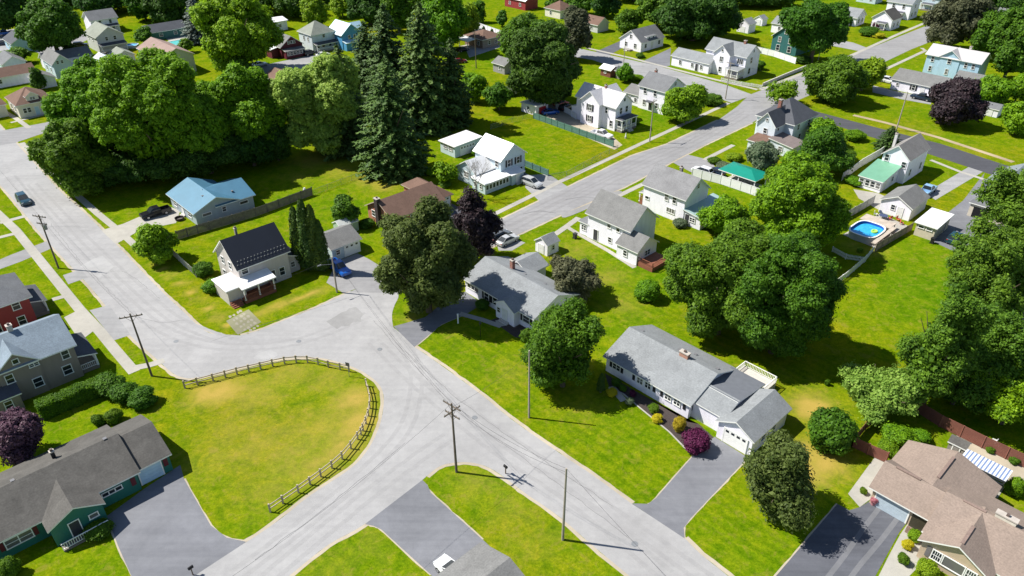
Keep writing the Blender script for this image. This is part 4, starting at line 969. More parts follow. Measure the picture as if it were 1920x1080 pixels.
h.door('-y', -2.1, -7.5, DOOR_D, .15); h.porch(-9.3, -4.7, -3.3, -2.2, .25, 2.4, [], rail_sides='-y'); h.vents([(-1.2, 5.0, 4.75), (-10.5, 5.2, 4.7)]); h.chimney(-6.2, 6.6, 3.6, 5.1, .4, .4, flat('black stovepipe', (.02, .02, .022))); h.done()  # dark door colour stands in for the shade of the porch recess

# taupe and red houses, left edge
h = House('two_storey_house', 'taupe two storey house with blue grey cross gable roof beside the long hedge', 'house', (-58.1, 79.8), D2, TAUPE, shingle('blue grey shingles', (.2, .25, .3)))
h.block(-13, 0, .2, 9.4, 5.2, pk=7.5, ov=.4); h.block(-9.0, -4.3, 0.05, 5, 5.25, ax='y', pk=7.2, ov=.35); h.block(.1, 2.2, .6, 6.8, 2.9, 'shed', dirn='+x', low=2.4, rm=S_DARK, part='porch_roof', ov=.25, walls=False); h.block(-15, -7.7, -1.6, .1, 3.0, 'shed', dirn='-y', low=2.4, rm=S_DARK, part='lean_to_roof', ov=.25)
h.porch(.1, 2.2, .6, 6.8, .5, 2.4, [(2.1, .7), (2.1, 3.6), (2.1, 6.7)], rail_sides='-y +x')
h.win('-y', .05, [-6.6], 6.0, .6, .6, 'plain'); h.win('-y', .05, [-4.9], 4.6, 1.0, .45, 'pair'); h.win('-y', .2, [-1.2], 4.2, .8, 1.2); h.win('-y', .2, [-1.6], 1.9, 1.0, 1.3); h.win('-y', .05, [-5.2], 1.9, 1.0, 1.3); h.win('-y', .05, [-7.9], 3.9, .8, 1.2); h.win('-y', -1.6, [-9.2, -12], 1.4, .8, 1.1)
h.chimney(-5.4, 5.0, 6.8, 8.4, .6, .6, flat('pale chimney render', (.5, .46, .42))); h.done()
h = House('two_storey_house', 'barn red two storey house with grey hip roof at the left edge', 'house', (-71.5, 92.6), D2, RED_S, S_MID)
h.block(-8, 0, -1.4, 7.0, 5.5, 'hip', pk=8.0, ov=.5); h.block(0.05, 2.2, 1.4, 7.0, 2.9, 'shed', dirn='+x', low=2.4, walls=False, part='porch_roof', rm=S_DARK, ov=.25)
h.porch(.05, 2.2, 1.4, 7, .5, 2.4, [(2.1, 1.5), (2.1, 6.9)], rail_sides='+x'); h.win('-y', -1.4, [-1.8], 4.6, .9, 1.3); h.win('-y', -1.4, [-1.8, -5], 2.0, .9, 1.3); h.win('-y', -1.4, [-5], 4.6, .9, 1.3); h.win('+x', 0, [4.2], 4.6, .9, 1.3); h.done()

# middle garage and small sheds
h = House('garage', 'grey roofed garage with pale blue door behind the tall column evergreens', 'garage', (-29.5, 112.0), D2, PALEB, S_STONE, group='sheds and garages')
h.block(-1.6, 4.0, -.1, 6.0, 2.5, pk=3.9, ov=.35); h.garage('-y', -.1, 2.3, 2.9, 2.1); h.win('-y', -.1, [-.5], 1.5, .7, .8); h.done()
h = House('garden_shed', 'small white shed with grey gable roof and double doors behind the first ranch', 'shed', at(1026, 481), D1, W_SID, S_LIGHT, group='sheds and garages')
h.block(-2.9, 0, 0, 2.8, 2.1, ax='y', pk=3.1, ov=.2); h.door('-y', 0, -1.5, DOOR_W, .08, 1.2, 1.7); h.win('+x', 0, [1.4], 1.3, .55, .8); h.done()
h = House('garden_shed', 'small pale green shed half hidden under the round bush', 'shed', at(668, 433), D2, siding('pale green siding', (.4, .5, .4)), flat('pale shed roof', (.5, .52, .5)), group='sheds and garages')
h.block(-3.2, .6, 0, 2.4, 1.9, pk=2.6, ov=.15); h.door('-y', 0, -1.2, GREYW, .08, .9, 1.6); h.done()

# green pavilion behind the white fence
h = House('garden_pavilion', 'open garden pavilion with bright green roof behind the white fence', 'pavilion', at(1409, 362), D1, WHITE, seam_metal('emerald metal roof', (.005, .23, .165), .6, 1), group='sheds and garages')
h.block(-8.2, .2, .3, 5.8, 2.5, 'hip', pk=3.3, ov=.2, walls=False); h.porch(-7.6, .2, .3, 5.0, .08, 2.5, [(-7.5, .4), (.1, .4), (-7.5, 4.9), (.1, 4.9), (-3.6, .4)], mat=CONC); h.done()

# victorians along the far street
h = House('victorian_house', 'ornate white victorian house with steep white cross gables beside the green slat fence', 'house', (21.2, 176.4), D1, W_SID, shingle('pale lilac shingles', (.56, .55, .57), .1))
h.block(-8.6, 4.0, 1.3, 7.4, 6.0, pk=8.6, ov=.4); h.block(-6.0, -.1, 0, 9.2, 6.05, ax='y', pk=8.5, ov=.4); h.block(4.0, 6.0, 1.6, 7.2, 3.0, 'hip', pk=3.6, ov=.25, walls=False, rm=S_DARK, part='porch_roof'); h.block(-10.5, -8.6, 1.6, 6.4, 3.2, 'shed', dirn='-x', low=2.7, part='rear_roof', ov=.2)
h.porch(4.0, 6.0, 1.6, 7.2, .5, 2.9, [(5.9, 1.7), (5.9, 3.5), (5.9, 5.3), (5.9, 7.1)], rail_sides='+x -y')
h.win('-y', 0, [-3.0], 4.6, 1.1, 1.5, 'pair', SHUT_B); h.win('-y', 0, [-3.0], 1.8, 1.1, 1.5, 'pair', SHUT_B); h.win('-y', 1.3, [2.8], 1.7, .8, 1.4); h.win('+x', 4.0, [3.2, 5.4], 4.7, .8, 1.4); h.win('-y', 1.3, [1.2], 4.6, .7, 1.3); h.win('+x', 4.0, [2.8, 4.6], 1.7, .8, 1.4); h.win('+x', 4.0, [4.35], 7.2, .6, .7, 'plain'); h.steps(6.0, 4.4, '+x', 1.5, 3); h.chimney(-2, 4.4, 8, 9.3, .5, .5); h.done()
h = House('garage', 'low white garage with red door beside the victorian drive', 'garage', at(1006, 218), D1, W_SID, M_WHITE, group='sheds and garages')
h.block(-5.6, -.2, 0, 4.4, 2.5, 'shed', dirn='-x', low=2.3, ov=.3); h.garage('+x', -.2, 2.2, 2.6, 2.0, flat('red garage door', (.35, .03, .04), .4), False); h.win('-y', 0, [-3], 1.5, .8, .7); h.done()
h = House('two_storey_house', 'white two storey house with slate grey roof behind the round street tree', 'house', (36.2, 188.7), D1, W_SID, S_MID)
h.block(-4.7, 3.4, .3, 8.6, 6.0, pk=8.6, ov=.4); h.block(-9.8, -4.7, .8, 7.0, 3.0, pk=4.4, ov=.35, rm=S_STONE, part='side_roof')
h.win('-y', .3, [-2.8, .4], 4.9, .8, 1.3); h.win('-y', .3, [-2.8, 1.2], 1.9, .8, 1.3); h.win('-y', .8, [-6, -8.2], 1.6, .8, 1.0); h.win('+x', 3.4, [2.6, 6.2], 4.9, .8, 1.3); h.win('+x', 3.4, [4.4], 7.2, .6, .8); h.door('-y', .3, -.8, DOOR_D, .3)
m = MB(); m.box(-1.8, .2, -1.1, .3, 2.6, 2.75); m.build('door_hood', S_DARK, h.root); h.chimney(-3.4, 5, 7.8, 9.2, .6, .6); h.done()
h = House('cape_house', 'small white cape house with dark roof dormer above the far street drive', 'house', (42.1, 247.2), D2, W_SID, S_MID)
h.block(.2, 12.2, .4, 9.2, 3.1, pk=6.2, ov=.35); h.block(3.6, 8.2, .9, 4.6, 4.3, 'shed', dirn='-y', low=4.1, part='dormer_roof', ov=.2, z0=3)
h.win('-x', .2, [2.8, 6.6], 1.7, .9, 1.3); h.win('-x', .2, [4.8], 4.4, .8, 1.1); h.win('-y', .4, [2.6, 9.8], 1.7, 1.0, 1.2); h.win('-y', .9, [4.8, 7], 3.7, .7, .7, 'plain'); h.door('-y', .4, 6, DOOR_W, .3); h.porch(-1.5, .1, 3.6, 6.4, .4, 2.4, [], rail_sides='-x'); h.steps(-1.5, 5, '-x', 1.2, 2); h.done()
h = House('victorian_house', 'big white house with light grey cross gables and long low wing at the far crossing', 'house', (63.5, 220.2), D1, W_SID, S_LIGHT)
h.block(-9.4, 4.2, 2.0, 9.4, 6.2, pk=8.8, ov=.4); h.block(-5.4, 0, 0, 6, 6.22, ax='y', pk=8.6, ov=.4); h.block(-18.8, -5.4, -1.8, 5.0, 3.0, pk=4.7, ov=.35, part='wing_roof'); h.block(0.02, 4.2, -1.6, 2.0, 3.0, 'shed', dirn='-y', low=2.7, walls=False, part='porch_roof', ov=.2)
h.porch(.02, 4.2, -1.6, 2, .5, 2.8, [(.2, -1.5), (2.1, -1.5), (4.1, -1.5)], rail_sides='-y +x')
h.win('-y', 0, [-2.7], 4.7, 1.0, 1.4, 'pair'); h.win('-y', 0, [-2.7], 1.7, .8, 1.4); h.win('-y', 0, [-2.7], 7.2, .5, .6, 'plain'); h.win('+x', 4.2, [5.0], 4.7, 1.0, 1.6); h.win('+x', 4.2, [4.6], 1.7, 1.0, 1.6); h.win('+x', 4.2, [5.7], 7.3, .5, .7); h.win('-y', 2.0, [2.4], 4.6, 1.8, 1.4, 'bank'); h.win('-y', -1.8, [-15.6, -11.2, -8], 1.6, .8, 1.1); h.door('-y', -1.8, -9.6, DOOR_D, .2)
h.chimney(1.0, 5.7, 8, 9.6, .7, .7); h.done()
# dark hip roofed house
h = House('hip_roof_house', 'white and blue house with dark slate hip roof and brick chimney at the crossing', 'house', (62.4, 166.0), D2, siding('sky white siding', (.66, .72, .78)), S_DARK)
h.block(-.3, 10.2, -2.9, 6.4, 5.7, 'hip', pk=9.4, ov=.45); h.block(-4.6, 4, -.7, 3.9, 5.6, pk=8.2, ov=.4); h.block(-8.7, -4.6, -.4, 3.2, 2.9, 'shed', dirn='-x', low=2.4, rm=S_BROWN, part='porch_roof', ov=.3); h.block(-6.2, -.9, -6.4, -.7, 3.1, 'shed', dirn='-y', low=2.4, rm=shingle('faded brown shingles', (.2, .165, .16)), part='porch_roof', ov=.3)
h.win('-x', -4.6, [1.6], 4.0, .8, 1.1); h.win('-x', -4.6, [1.6], 6.6, .45, .5, 'plain'); h.win('-x', -6.2, [-3.6], 1.5, .9, 1.0); h.win('-x', -8.7, [1.4], 1.4, .9, 1.1); h.win('-y', -2.9, [2.0, 6.8], 4.4, .8, 1.3); h.win('-y', -2.9, [3.4, 7.6], 1.8, .9, 1.3); h.win('-x', -.3, [5.2], 4.3, .8, 1.2); h.win('-y', -.7, [-3.2], 4.6, .6, .7, 'plain'); h.chimney(.6, 1.8, 7.8, 10.0, .8, .7); h.done()
# house with green porch roof, its garage, flat shed
h = House('two_storey_house', 'white two storey gabled house with green roofed sun porch above the swimming pool', 'house', (82.1, 144.1), D2, W_SID, shingle('grey brown shingles', (.25, .235, .225)))
h.block(-1.2, 8.9, 0, 5.3, 5.3, pk=7.6, ov=.35); h.block(-9.2, -1.2, 1.3, 5.9, 3.5, 'shed', dirn='-x', low=2.4, rm=M_GREEN, part='porch_roof', ov=.3)
h.win('-x', -1.2, [4.4], 4.6, .8, 1.3); h.win('-x', -1.2, [.8], 4.0, .8, 1.2); h.win('-x', -9.2, [1.9, 3.0, 4.1, 5.3], 1.4, .8, 1.1, 'sash'); h.win('-y', 0, [1.2, 6.6], 1.9, .8, 1.4); h.win('-y', 1.3, [-4], 1.6, .8, 1.0); h.door('-y', 1.3, -7.6, DOOR_W, .2); h.chimney(3.2, 5.2, 3.5, 8.4, .5, .5, flat('white flue', (.6, .6, .58))); h.done()
h = House('garage', 'white gabled garage with grey roof beside the blue pool', 'garage', (74.9, 125.9), D2, W_SID, S_STONE, group='sheds and garages')
h.block(.1, 7.8, .3, 6.0, 2.6, pk=4.1, ov=.3); h.win('-x', .1, [3.6], 1.8, .7, .9); h.door('-x', .1, 2.2, DOOR_W, .1); h.garage('+x', 7.8, 3.1, 3.4, 2.1); h.done()
h = House('flat_roof_shed', 'tan block shed with flat white roof next to the dark blue car', 'shed', (75.9, 118.6), D2, flat('tan block wall', (.52, .46, .36), .9), M_WHITE, group='sheds and garages')
h.block(-.4, 6.6, .1, 3.4, 2.75, 'shed', dirn='-x', low=2.5, ov=.35); h.win('-x', -.4, [1.1, 2.5], 1.95, .9, .4, 'plain'); h.door('-y', .1, 4.6, GREYW, .05); h.done()
# long white and light blue houses, upper right
h = House('long_house', 'long white single storey house with grey roof beside the purple tree', 'house', (112.4, 205.8), D1, W_SID, S_STONE)
h.block(-5.9, 7.2, -2.4, 6.2, 2.9, pk=4.9, ov=.35); h.win('-y', -2.4, [.2, 5.2], 1.7, .8, 1.3, shutter=SHUT_B); h.win('-y', -2.4, [-4.2], 1.7, .6, .7); h.door('-y', -2.4, 2.6, DOOR_W, .2); h.done()
h = House('two_storey_house', 'light blue two storey house with pale roof and central gable in the upper right', 'house', (131.7, 223.5), D1, BLUE_S, shingle('pale rose grey shingles', (.48, .46, .47), .1), group='houses along the streets')
h.block(-6.4, 8.2, -6.0, 1.6, 5.8, pk=7.9, ov=.5); h.block(-2.6, 2.8, -6.2, -1, 5.85, ax='y', pk=7.8, ov=.4); h.block(5.2, 13.4, -14.5, -9.0, 2.8, pk=4.2, ov=.35, rm=S_STONE, part='annex_roof')
h.win('-y', -6.2, [.1], 4.8, .9, 1.3, shutter=None); h.win('-y', -6.2, [.1], 1.8, .7, 1.5); h.win('-y', -6.0, [-4.6], 4.5, .7, 1.3); h.win('-y', -6.0, [-4.6], 1.8, .7, 1.3); h.win('-y', -6.0, [4.6, 6.6], 4.5, .7, 1.3); h.win('-y', -14.5, [7.4, 11.4], 1.6, .9, 1.0); h.chimney(3.4, -2.0, 7.4, 8.8, .6, .6, flat('pale chimney render', (.5, .46, .42))); h.done()
h = House('garden_shed', 'small white shed with grey roof beyond the purple tree', 'shed', at(1868, 221), D1, W_SID, S_MID, group='sheds and garages')
h.block(-4.0, 0, 0, 3.0, 2.0, pk=3.0, ov=.2); h.door('-y', 0, -2, DOOR_W, .05, 1.4, 1.6); h.done()
# teal house and its neighbours
h = House('two_storey_house', 'dark teal gabled house with white framed windows behind the white fence', 'house', (87.8, 245.9), D2, TEAL, S_MID)
h.block(0, 9.5, -4.4, 4.4, 5.2, pk=8.9, ov=.4); h.win('-x', 0, [-2.0, 2.0], 1.7, 1.1, 1.7); h.win('-x', 0, [-1.8, 1.8], 4.3, .9, 1.5); h.win('-x', 0, [0], 6.9, .9, 1.2); h.done()
h = House('long_house', 'white house with grey roof and tall rear block behind the dark teal house', 'house', at(1445, 60), D1, W_SID, S_LIGHT)
h.block(0, 12.5, 0, 6.4, 3.2, pk=5.0, ov=.35); h.block(9.5, 14, 3.5, 8.5, 5.6, 'gable', pk=7.2, rm=M_WHITE, ov=.3); h.win('-y', 0, [3, 8], 1.8, .8, 1.0); h.done()
for px, py, s_, lb in ((1402, 63, 1.0, 'white garage shed in the far lawn, the nearer of two'), (1428, 49, .72, 'smaller white shed in the far lawn behind the other white shed')):
    h = House('garden_shed', lb, 'shed', at(px, py), D1, W_SID, S_LIGHT, group='sheds and garages'); h.block(-4.6*s_, 0, 0, 4.6*s_, 2.7*s_+.3, ax='y', pk=4.2*s_+.3, ov=.25); h.door('-y', 0, -2.3*s_, DOOR_W, .05, 1.6, 1.9); h.done()
for px, py, x1, y1, hh, pk, wl, rf, lb in (
  (1603, 50, 8, 7, 3.2, 5.6, W_SID, S_LIGHT, 'white gabled house with grey roof behind the wide street tree'),
  (1668, 58, 7, 8, 3.8, 6.4, W_SID, S_TAUPE, 'white gabled house with brown roof edge beside the round red leaved bush'),
  (1702, 38, 9, 8, 5.8, 8.6, W_SID, S_LIGHT, 'white two storey house with dark porch at the far right street'),
  (1758, 22, 9, 8, 5.0, 7.6, PALEB, S_MID, 'pale blue grey house at the end of the far right street')):
    h = House('far_house', lb, 'house', at(px, py), D1, wl, rf); h.block(-x1, 0, 0, y1, hh, pk=pk, ax='x' if px != 1668 else 'y', ov=.4)
    h.win('-y', 0, [-x1*.3, -x1*.72], 1.7, .9, 1.3); h.win('+x', 0, [y1*.3, y1*.7], 1.7, .9, 1.3)
    if hh > 4.5: h.win('-y', 0, [-x1*.3, -x1*.72], 4.5, .9, 1.3); h.win('+x', 0, [y1*.5], 4.5, .9, 1.3)
    h.block(-x1*.7, -x1*.2, -1.8, 0, 2.6, 'shed', dirn='-y', low=2.3, walls=False, rm=S_DARK, part='porch_roof', ov=.1); h.porch(-x1*.7, -x1*.2, -1.8, -.05, .4, 2.4, [(-x1*.68, -1.7), (-x1*.22, -1.7)]); h.done()
h = House('far_house', 'white house glimpsed between the dark trees at the right edge', 'house', at(1893, 60), D1, W_SID, S_MID); h.block(-6, 0, 0, 6, 4.8, pk=7, ov=.4); h.win('-y', 0, [-3], 1.7, .9, 1.2); h.win('-y', 0, [-3], 3.9, .9, 1.2); h.done()
h = House('far_house', 'pale blue house with dark roof at the top edge above the wide street tree', 'house', at(1640, 8), D1, PALEB, S_DARK); h.block(-8, 0, 0, 7, 4.2, pk=6.6, ov=.4); h.win('-y', 0, [-2, -6], 1.7, .9, 1.2); h.done()
# right edge house with garages behind the big tree
h = House('two_storey_house', 'white house with blue grey roofs mostly hidden by the big right tree', 'house', at(1835, 372), D2, W_SID, shingle('blue grey roof shingles', (.2, .23, .25)))
h.block(0, 10, -7.5, 0, 3.4, pk=5.6, ov=.4); h.block(-4.6, 0, -6.5, -.8, 2.8, 'shed', dirn='-x', low=2.4, ov=.3, part='side_roof'); h.win('-x', 0, [-.4], 1.7, .5, 1.0); h.win('-x', -4.6, [-2, -4.8], 1.4, .9, 1.0); h.win('-y', -7.5, [3, 7], 1.7, .9, 1.2); h.done()
h = House('garage', 'tan garage with dark open bay beside the paved yard', 'garage', at(1812, 404), D1, flat('tan render', (.55, .5, .42)), S_MID, group='sheds and garages')
h.block(0, 7.5, .1, 5.5, 2.6, 'shed', dirn='+y', low=2.3, ov=.3)
m = MB(); m.box(-1.2, 1.2, -.03, .02, 0, 2.1); h.put('bay_shade_panel', m.mesh('bay_shade_panel', [flat('bay shade', (.01, .01, .012))]), '-y', .1, 1.9, .02); h.garage('-y', .1, 5.2, 2.8, 2.0, flat('tan garage door', (.5, .45, .38))); h.done()  # near-black panel on the wall; the bay's inner shade is painted in
h = House('long_house', 'white house with pinkish roof showing through the big right tree', 'house', at(1905, 668), D1, W_SID, shingle('faded pink shingles', (.4, .3, .3))); h.block(-3, 9, 0, 8, 2.8, pk=4.8, ov=.4); h.win('-y', 0, [1, 5], 1.6, 1, 1.2); h.win('-x', -3, [2, 6], 1.6, .9, 1.2); h.done()
# bottom edge house
h = House('ranch_house', 'low grey roofed house corner at the bottom edge over the white car', 'house', (*at(902, 1014, 2.9),), D1, W_SID, S_STONE)
h.block(.4, 8.0, -16, -.4, 2.75, ax='y', pk=4.1, ov=.4); h.win('+y', -.4, [3, 6], 1.6, .9, 1.1); h.win('-x', .4, [-4, -9], 1.6, 1.2, 1.1); h.done()
# upper left neighbourhood
def far(name, lb, loc, yaw, wl, rf, x0, x1, y0, y1, hh, pk, ax='x', kind='gable', wins=(), porch=None, group='houses along the streets', cat='house', rmp=None):
    h = House(name, lb, cat, loc, yaw, wl, rf, group=group); h.block(x0, x1, y0, y1, hh, kind, ax=ax, pk=pk, ov=.4)
    for wv in wins: h.win(*wv)
    if porch:
        a, b, c, d = porch; dn = '-y' if b-a > d-c else '+x'
        h.block(a, b, c, d, 2.8, 'shed', dirn=dn, low=2.4, walls=False, rm=rmp or S_DARK, part='porch_roof', ov=.2); h.porch(a, b, c, d, .4, 2.5, [(a+.1, c+.1), (b-.1, c+.1), (b-.1, d-.1)], rail_sides='-y' if dn == '-y' else '+x')
    return h
far('two_storey_house', 'grey white house with green grey roof and front porch beside the round dark tree', (-134.6, 247.2), D1, GREY_S, S_GREEN, -9.5, 1.2, 0, 8.4, 5.0, 7.6, wins=(('+x', 1.2, [3, 5.6], 4.2, .8, 1.1), ('-y', 0, [-7, -3], 4.0, .8, 1.2)), porch=(1.25, 3.2, .3, 8.2)).done()
far('long_house', 'pale grey house with pinkish brown roof and blank gable above the left maples', (-95.3, 226.3), D1, GREY_S, shingle('pinkish brown shingles', (.3, .215, .19)), -18, 0, -9.5, 0, 5.2, 7.5, wins=(('+x', 0, [-4.2], 3.4, .8, 1.0),)).done()
far('two_storey_house', 'narrow pale blue gabled house with grey roof in the upper left', (-134.9, 219.7), D1, PALEB, S_STONE, -8, 2.6, 0, 4.9, 4.3, 6.6, wins=(('+x', 2.6, [1.4, 2.6], 4.6, .6, .8), ('+x', 2.6, [3.2], 1.8, .7, .9), ('-y', 0, [-5, -1], 2, .8, 1.2))).done()
h = far('bungalow', 'cream bungalow with brown dormer roof at the left cross street corner', (-124.5, 183.4), D2, CREAM, S_BROWN, 0, 8.2, 0, 9.5, 3.5, 6.2, kind='hip', wins=(('-y', 0, [1.4, 2.4], 1.8, .7, 1.1), ('-y', 0, [5.8, 7.0], 1.8, .7, 1.1), ('-x', 0, [3, 6.4], 1.8, .9, 1.2)))
h.block(2.6, 5.4, .4, 4, 4.9, ax='y', pk=5.9, ov=.2, part='dormer_roof', z0=3); h.win('-y', .4, [4.0], 4.4, 1.1, .6, 'pair'); h.door('-y', 0, 4.1, flat('pale blue door', (.45, .6, .7)), .2); h.block(-9, -1.6, 4.5, 12, 3.2, 'hip', pk=5.2, part='rear_roof'); h.done()
far('long_house', 'low white house with brown roof behind the cream bungalow', at(72, 152), D2, W_SID, S_BROWN, -14, 0, 0, 6, 2.9, 4.6, wins=(('-y', 0, [-10.5, -9.3], 1.7, .7, 1.0),)).done()
far('garage', 'small white garage with cream roof tucked behind the cream bungalow', at(72, 168), D1, W_SID, S_STONE, -6, 0, 0, 5, 2.5, 3.8, group='sheds and garages', cat='garage', wins=(('-y', 0, [-3], 1.5, .8, .8),)).done()
far('garage', 'small blue grey gabled garage above the left maples', at(190, 140), D1, BLUE_S, seam_metal('lilac metal roof', (.5, .54, .62)), -7, 0, 0, 6, 2.7, 4.6, group='sheds and garages', cat='garage', wins=(('+x', 0, [3], 1.6, .8, .8),)).done()
far('long_house', 'low white house with long slate roof behind the narrow pale blue house', at(176, 118), D2, W_SID, S_MID, -13, 0, 0, 6, 2.8, 4.6, wins=(('-y', 0, [-9, -5], 1.6, .8, 1.0),)).done()
far('garage', 'pale grey garage with green grey roof left of the pinkish brown roof', at(222, 124), D1, GREY_S, S_GREEN, -6, 0, 0, 5.5, 2.7, 4.2, group='sheds and garages', cat='garage', wins=(('+x', 0, [2.7], 1.6, .8, .8),)).done()
far('two_storey_house', 'white house with grey roof and front porch at the top left under dark trees', at(226, 58), D2, W_SID, S_MID, -9, 0, 0, 7.5, 4.9, 7.2, wins=(('-y', 0, [-6, -2.5], 3.8, .8, 1.2), ('-y', 0, [-7, -2], 1.6, .8, 1.2)), porch=(-8.5, -.5, -2, 0)).done()
far('long_house', 'dark roofed low house behind the turquoise pool', at(352, 66), D2, TEAL, S_DARK, -13, 0, 0, 6.5, 2.8, 4.6, wins=(('-y', 0, [-9, -4], 1.6, 1.1, 1.0),)).done()
far('long_house', 'dark grey roofed house at the far left edge behind the parked cars', at(28, 100), D1, BLUE_S, S_DARK, -10, 0, 0, 7, 3, 5, wins=(('-y', 0, [-6, -2], 1.7, .9, 1.1),)).done()
far('long_house', 'grey roofed house at the left edge below the parked cars', at(12, 140), D1, PALEB, S_MID, -9, 0, 0, 6, 3, 4.8, wins=(('+x', 0, [3], 1.7, .9, 1.1),)).done()
h = far('gabled_house', 'small dark red house with grey roof and white glazed porch at the top', (-73.0, 240.1), D2, flat('maroon boards', (.12, .02, .035)), S_STONE, 0, 7.6, 0, 8, 3.6, 6.3, ax='y', wins=(('-y', 0, [2.9, 3.9, 4.8], 4.5, .6, .8),)); h.block(.4, 7.2, -2.0, 0, 2.7, 'shed', dirn='-y', low=2.4, rm=S_STONE, part='porch_roof', ov=.2); h.win('-y', -2.0, [1.3, 2.4, 3.5, 4.6, 5.7, 6.6], 1.6, .7, 1.0); h.block(-2.4, 0, 2, 6, 3.2, 'shed', dirn='-x', low=2.8, rm=M_WHITE, part='side_roof'); h.done()
far('foursquare_house', 'white foursquare house with green grey pyramid roof and porch at the top', (-64.5, 247.9), D2, siding('blue white siding', (.6, .66, .7)), S_GREEN, -.4, 8.2, 0, 8.2, 5.6, 8.6, kind='hip', wins=(('-y', 0, [4], 4.6, .8, 1.0), ('-x', -.4, [2.4, 5], 3.8, .7, 1.2), ('-y', 0, [1.5, 3.5, 6], 1.7, .9, 1.2)), porch=(0, 8, -2, 0)).done()
h = far('gabled_house', 'bright blue house with pale sky blue metal roof at the top beside the spruces', (-56.8, 253.3), D2, siding('bright blue siding', (.08, .3, .55)), M_SKY, -1.2, 6.2, -3, 5.5, 4.9, 7.8, ax='y', wins=(('-y', -3, [1.6, 3.6], 3.8, .8, 1.1),)); h.block(-1, 6, -5, -3, 2.8, 'shed', dirn='-y', low=2.4, rm=M_SKY, part='porch_roof', ov=.2); h.block(4, 9, 0, 4, 5.2, 'gable', pk=6.9, part='dormer_roof'); h.done()
far('garage', 'brown roofed garage between the left maples and the willow', at(528, 168), D1, BB, S_BROWN, -7, 0, -1, 6, 2.6, 4.2, group='sheds and garages', cat='garage', wins=(('-y', -1, [-3], 1.5, .8, .8),)).done()
h = far('low_building', 'long low white flat roofed building at the top under dark trees', at(540, 55), D2, W_SID, M_WHITE, -14, 0, 0, 7, 3.2, 3.9, wins=(('-y', 0, [-11, -7, -3], 1.7, 1.2, 1.0),), cat='building'); h.done()
h = far('brick_house', 'brown brick house with white carport beside the far street', at(905, 92), D1, BB, S_BROWN, -9, 0, 0, 9, 3.0, 4.8, kind='hip', wins=(('+x', 0, [3, 6], 1.6, 1, 1.1), ('-y', 0, [-2], 1.6, 1, 1.1))); h.block(-8, -3.5, -3.6, 0, 2.6, 'flat', dirn='-y', low=2.4, walls=False, rm=M_WHITE, part='carport_roof'); h.porch(-8, -3.5, -3.6, -.05, .05, 2.4, [(-7.8, -3.4), (-3.7, -3.4)], mat=CONC); h.done()
far('barn', 'red barn with pale roof at the top edge', at(985, 20), D1, RED_S, M_WHITE, -12, 0, 0, 7, 3.6, 5.6, cat='barn', wins=(('-y', 0, [-9, -3], 1.8, 1, 1),)).done()
far('far_house', 'brown roofed house at the top behind the big dark tree', at(1050, 36), D1, CREAM, S_BROWN, -8, 0, 0, 8, 3.2, 5.6, kind='hip', wins=(('-y', 0, [-5], 1.7, .9, 1.1),)).done()
far('far_house', 'small brown roofed house right of the big dark tree', at(1120, 62), D1, GREY_S, S_BROWN, -7, 0, 0, 6, 2.8, 4.8, wins=(('-y', 0, [-3], 1.7, .9, 1.0),)).done()
far('garden_shed', 'small brown shed with white roof behind the victorian house', at(1144, 146), D1, flat('red brown boards', (.2, .08, .06)), M_WHITE, -3.8, 0, 0, 3.4, 2.2, 3.0, group='sheds and garages', cat='shed', wins=(('-y', 0, [-2], 1.3, .7, .6),)).done()
far('garden_shed', 'dark brown shed right of the white roofed brown shed', at(1158, 150), D1, GREYW, S_DARK, -1.6, 1.2, 1, 3.6, 2.4, 3.2, group='sheds and garages', cat='shed').done()
far('garage', 'cluttered grey garage beside the dark tree near the far street', at(946, 140), D1, flat('grey boards', (.3, .29, .29)), S_STONE, -5, 0, 0, 5, 2.7, 4.0, group='sheds and garages', cat='garage', wins=(('-y', 0, [-2], 1.5, .8, .8),)).done()

# ------------------------------------------------------------------ trees
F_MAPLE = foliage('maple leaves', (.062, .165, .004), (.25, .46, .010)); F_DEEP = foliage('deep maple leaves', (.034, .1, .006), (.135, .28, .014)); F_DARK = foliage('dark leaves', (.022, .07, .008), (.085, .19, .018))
F_OLIVE = foliage('olive leaves', (.045, .078, .014), (.16, .215, .05)); F_YEL = foliage('yellow green leaves', (.11, .22, .006), (.32, .46, .014)); F_WIL = foliage('willow leaves', (.13, .26, .03), (.34, .5, .09)); F_PUR = foliage('purple leaves', (.014, .010, .014), (.05, .03, .034), trans=.2)
F_SPR = foliage('spruce needles', (.02, .056, .009), (.1, .165, .032), trans=.12); F_SPR2 = foliage('light spruce needles', (.03, .075, .010), (.125, .2, .034), trans=.12); F_BLU = foliage('blue spruce needles', (.09, .12, .10), (.2, .24, .2), trans=.1); F_ARB = foliage('arborvitae', (.022, .06, .006), (.075, .125, .012), trans=.12)
F_HED = foliage('hedge leaves', (.045, .12, .006), (.17, .3, .012)); F_GOLD = foliage('golden leaves', (.42, .38, .01), (.68, .6, .02)); F_CRIM = foliage('crimson leaves', (.05, .006, .025), (.19, .03, .10)); F_SAGE = foliage('sage leaves', (.08, .12, .06), (.25, .32, .18)); F_AMB = foliage('amber foliage', (.3, .26, .012), (.5, .43, .03)); F_GREY = foliage('grey brown leaves', (.06, .07, .035), (.17, .18, .09))
F_FIR = foliage('shaggy green leaves', (.04, .105, .008), (.19, .34, .025)); SH = 'shaggy'
B = 'big'; M_ = 'mid'; OL = 'olive'; LO = 'loose'; TA = 'tall'
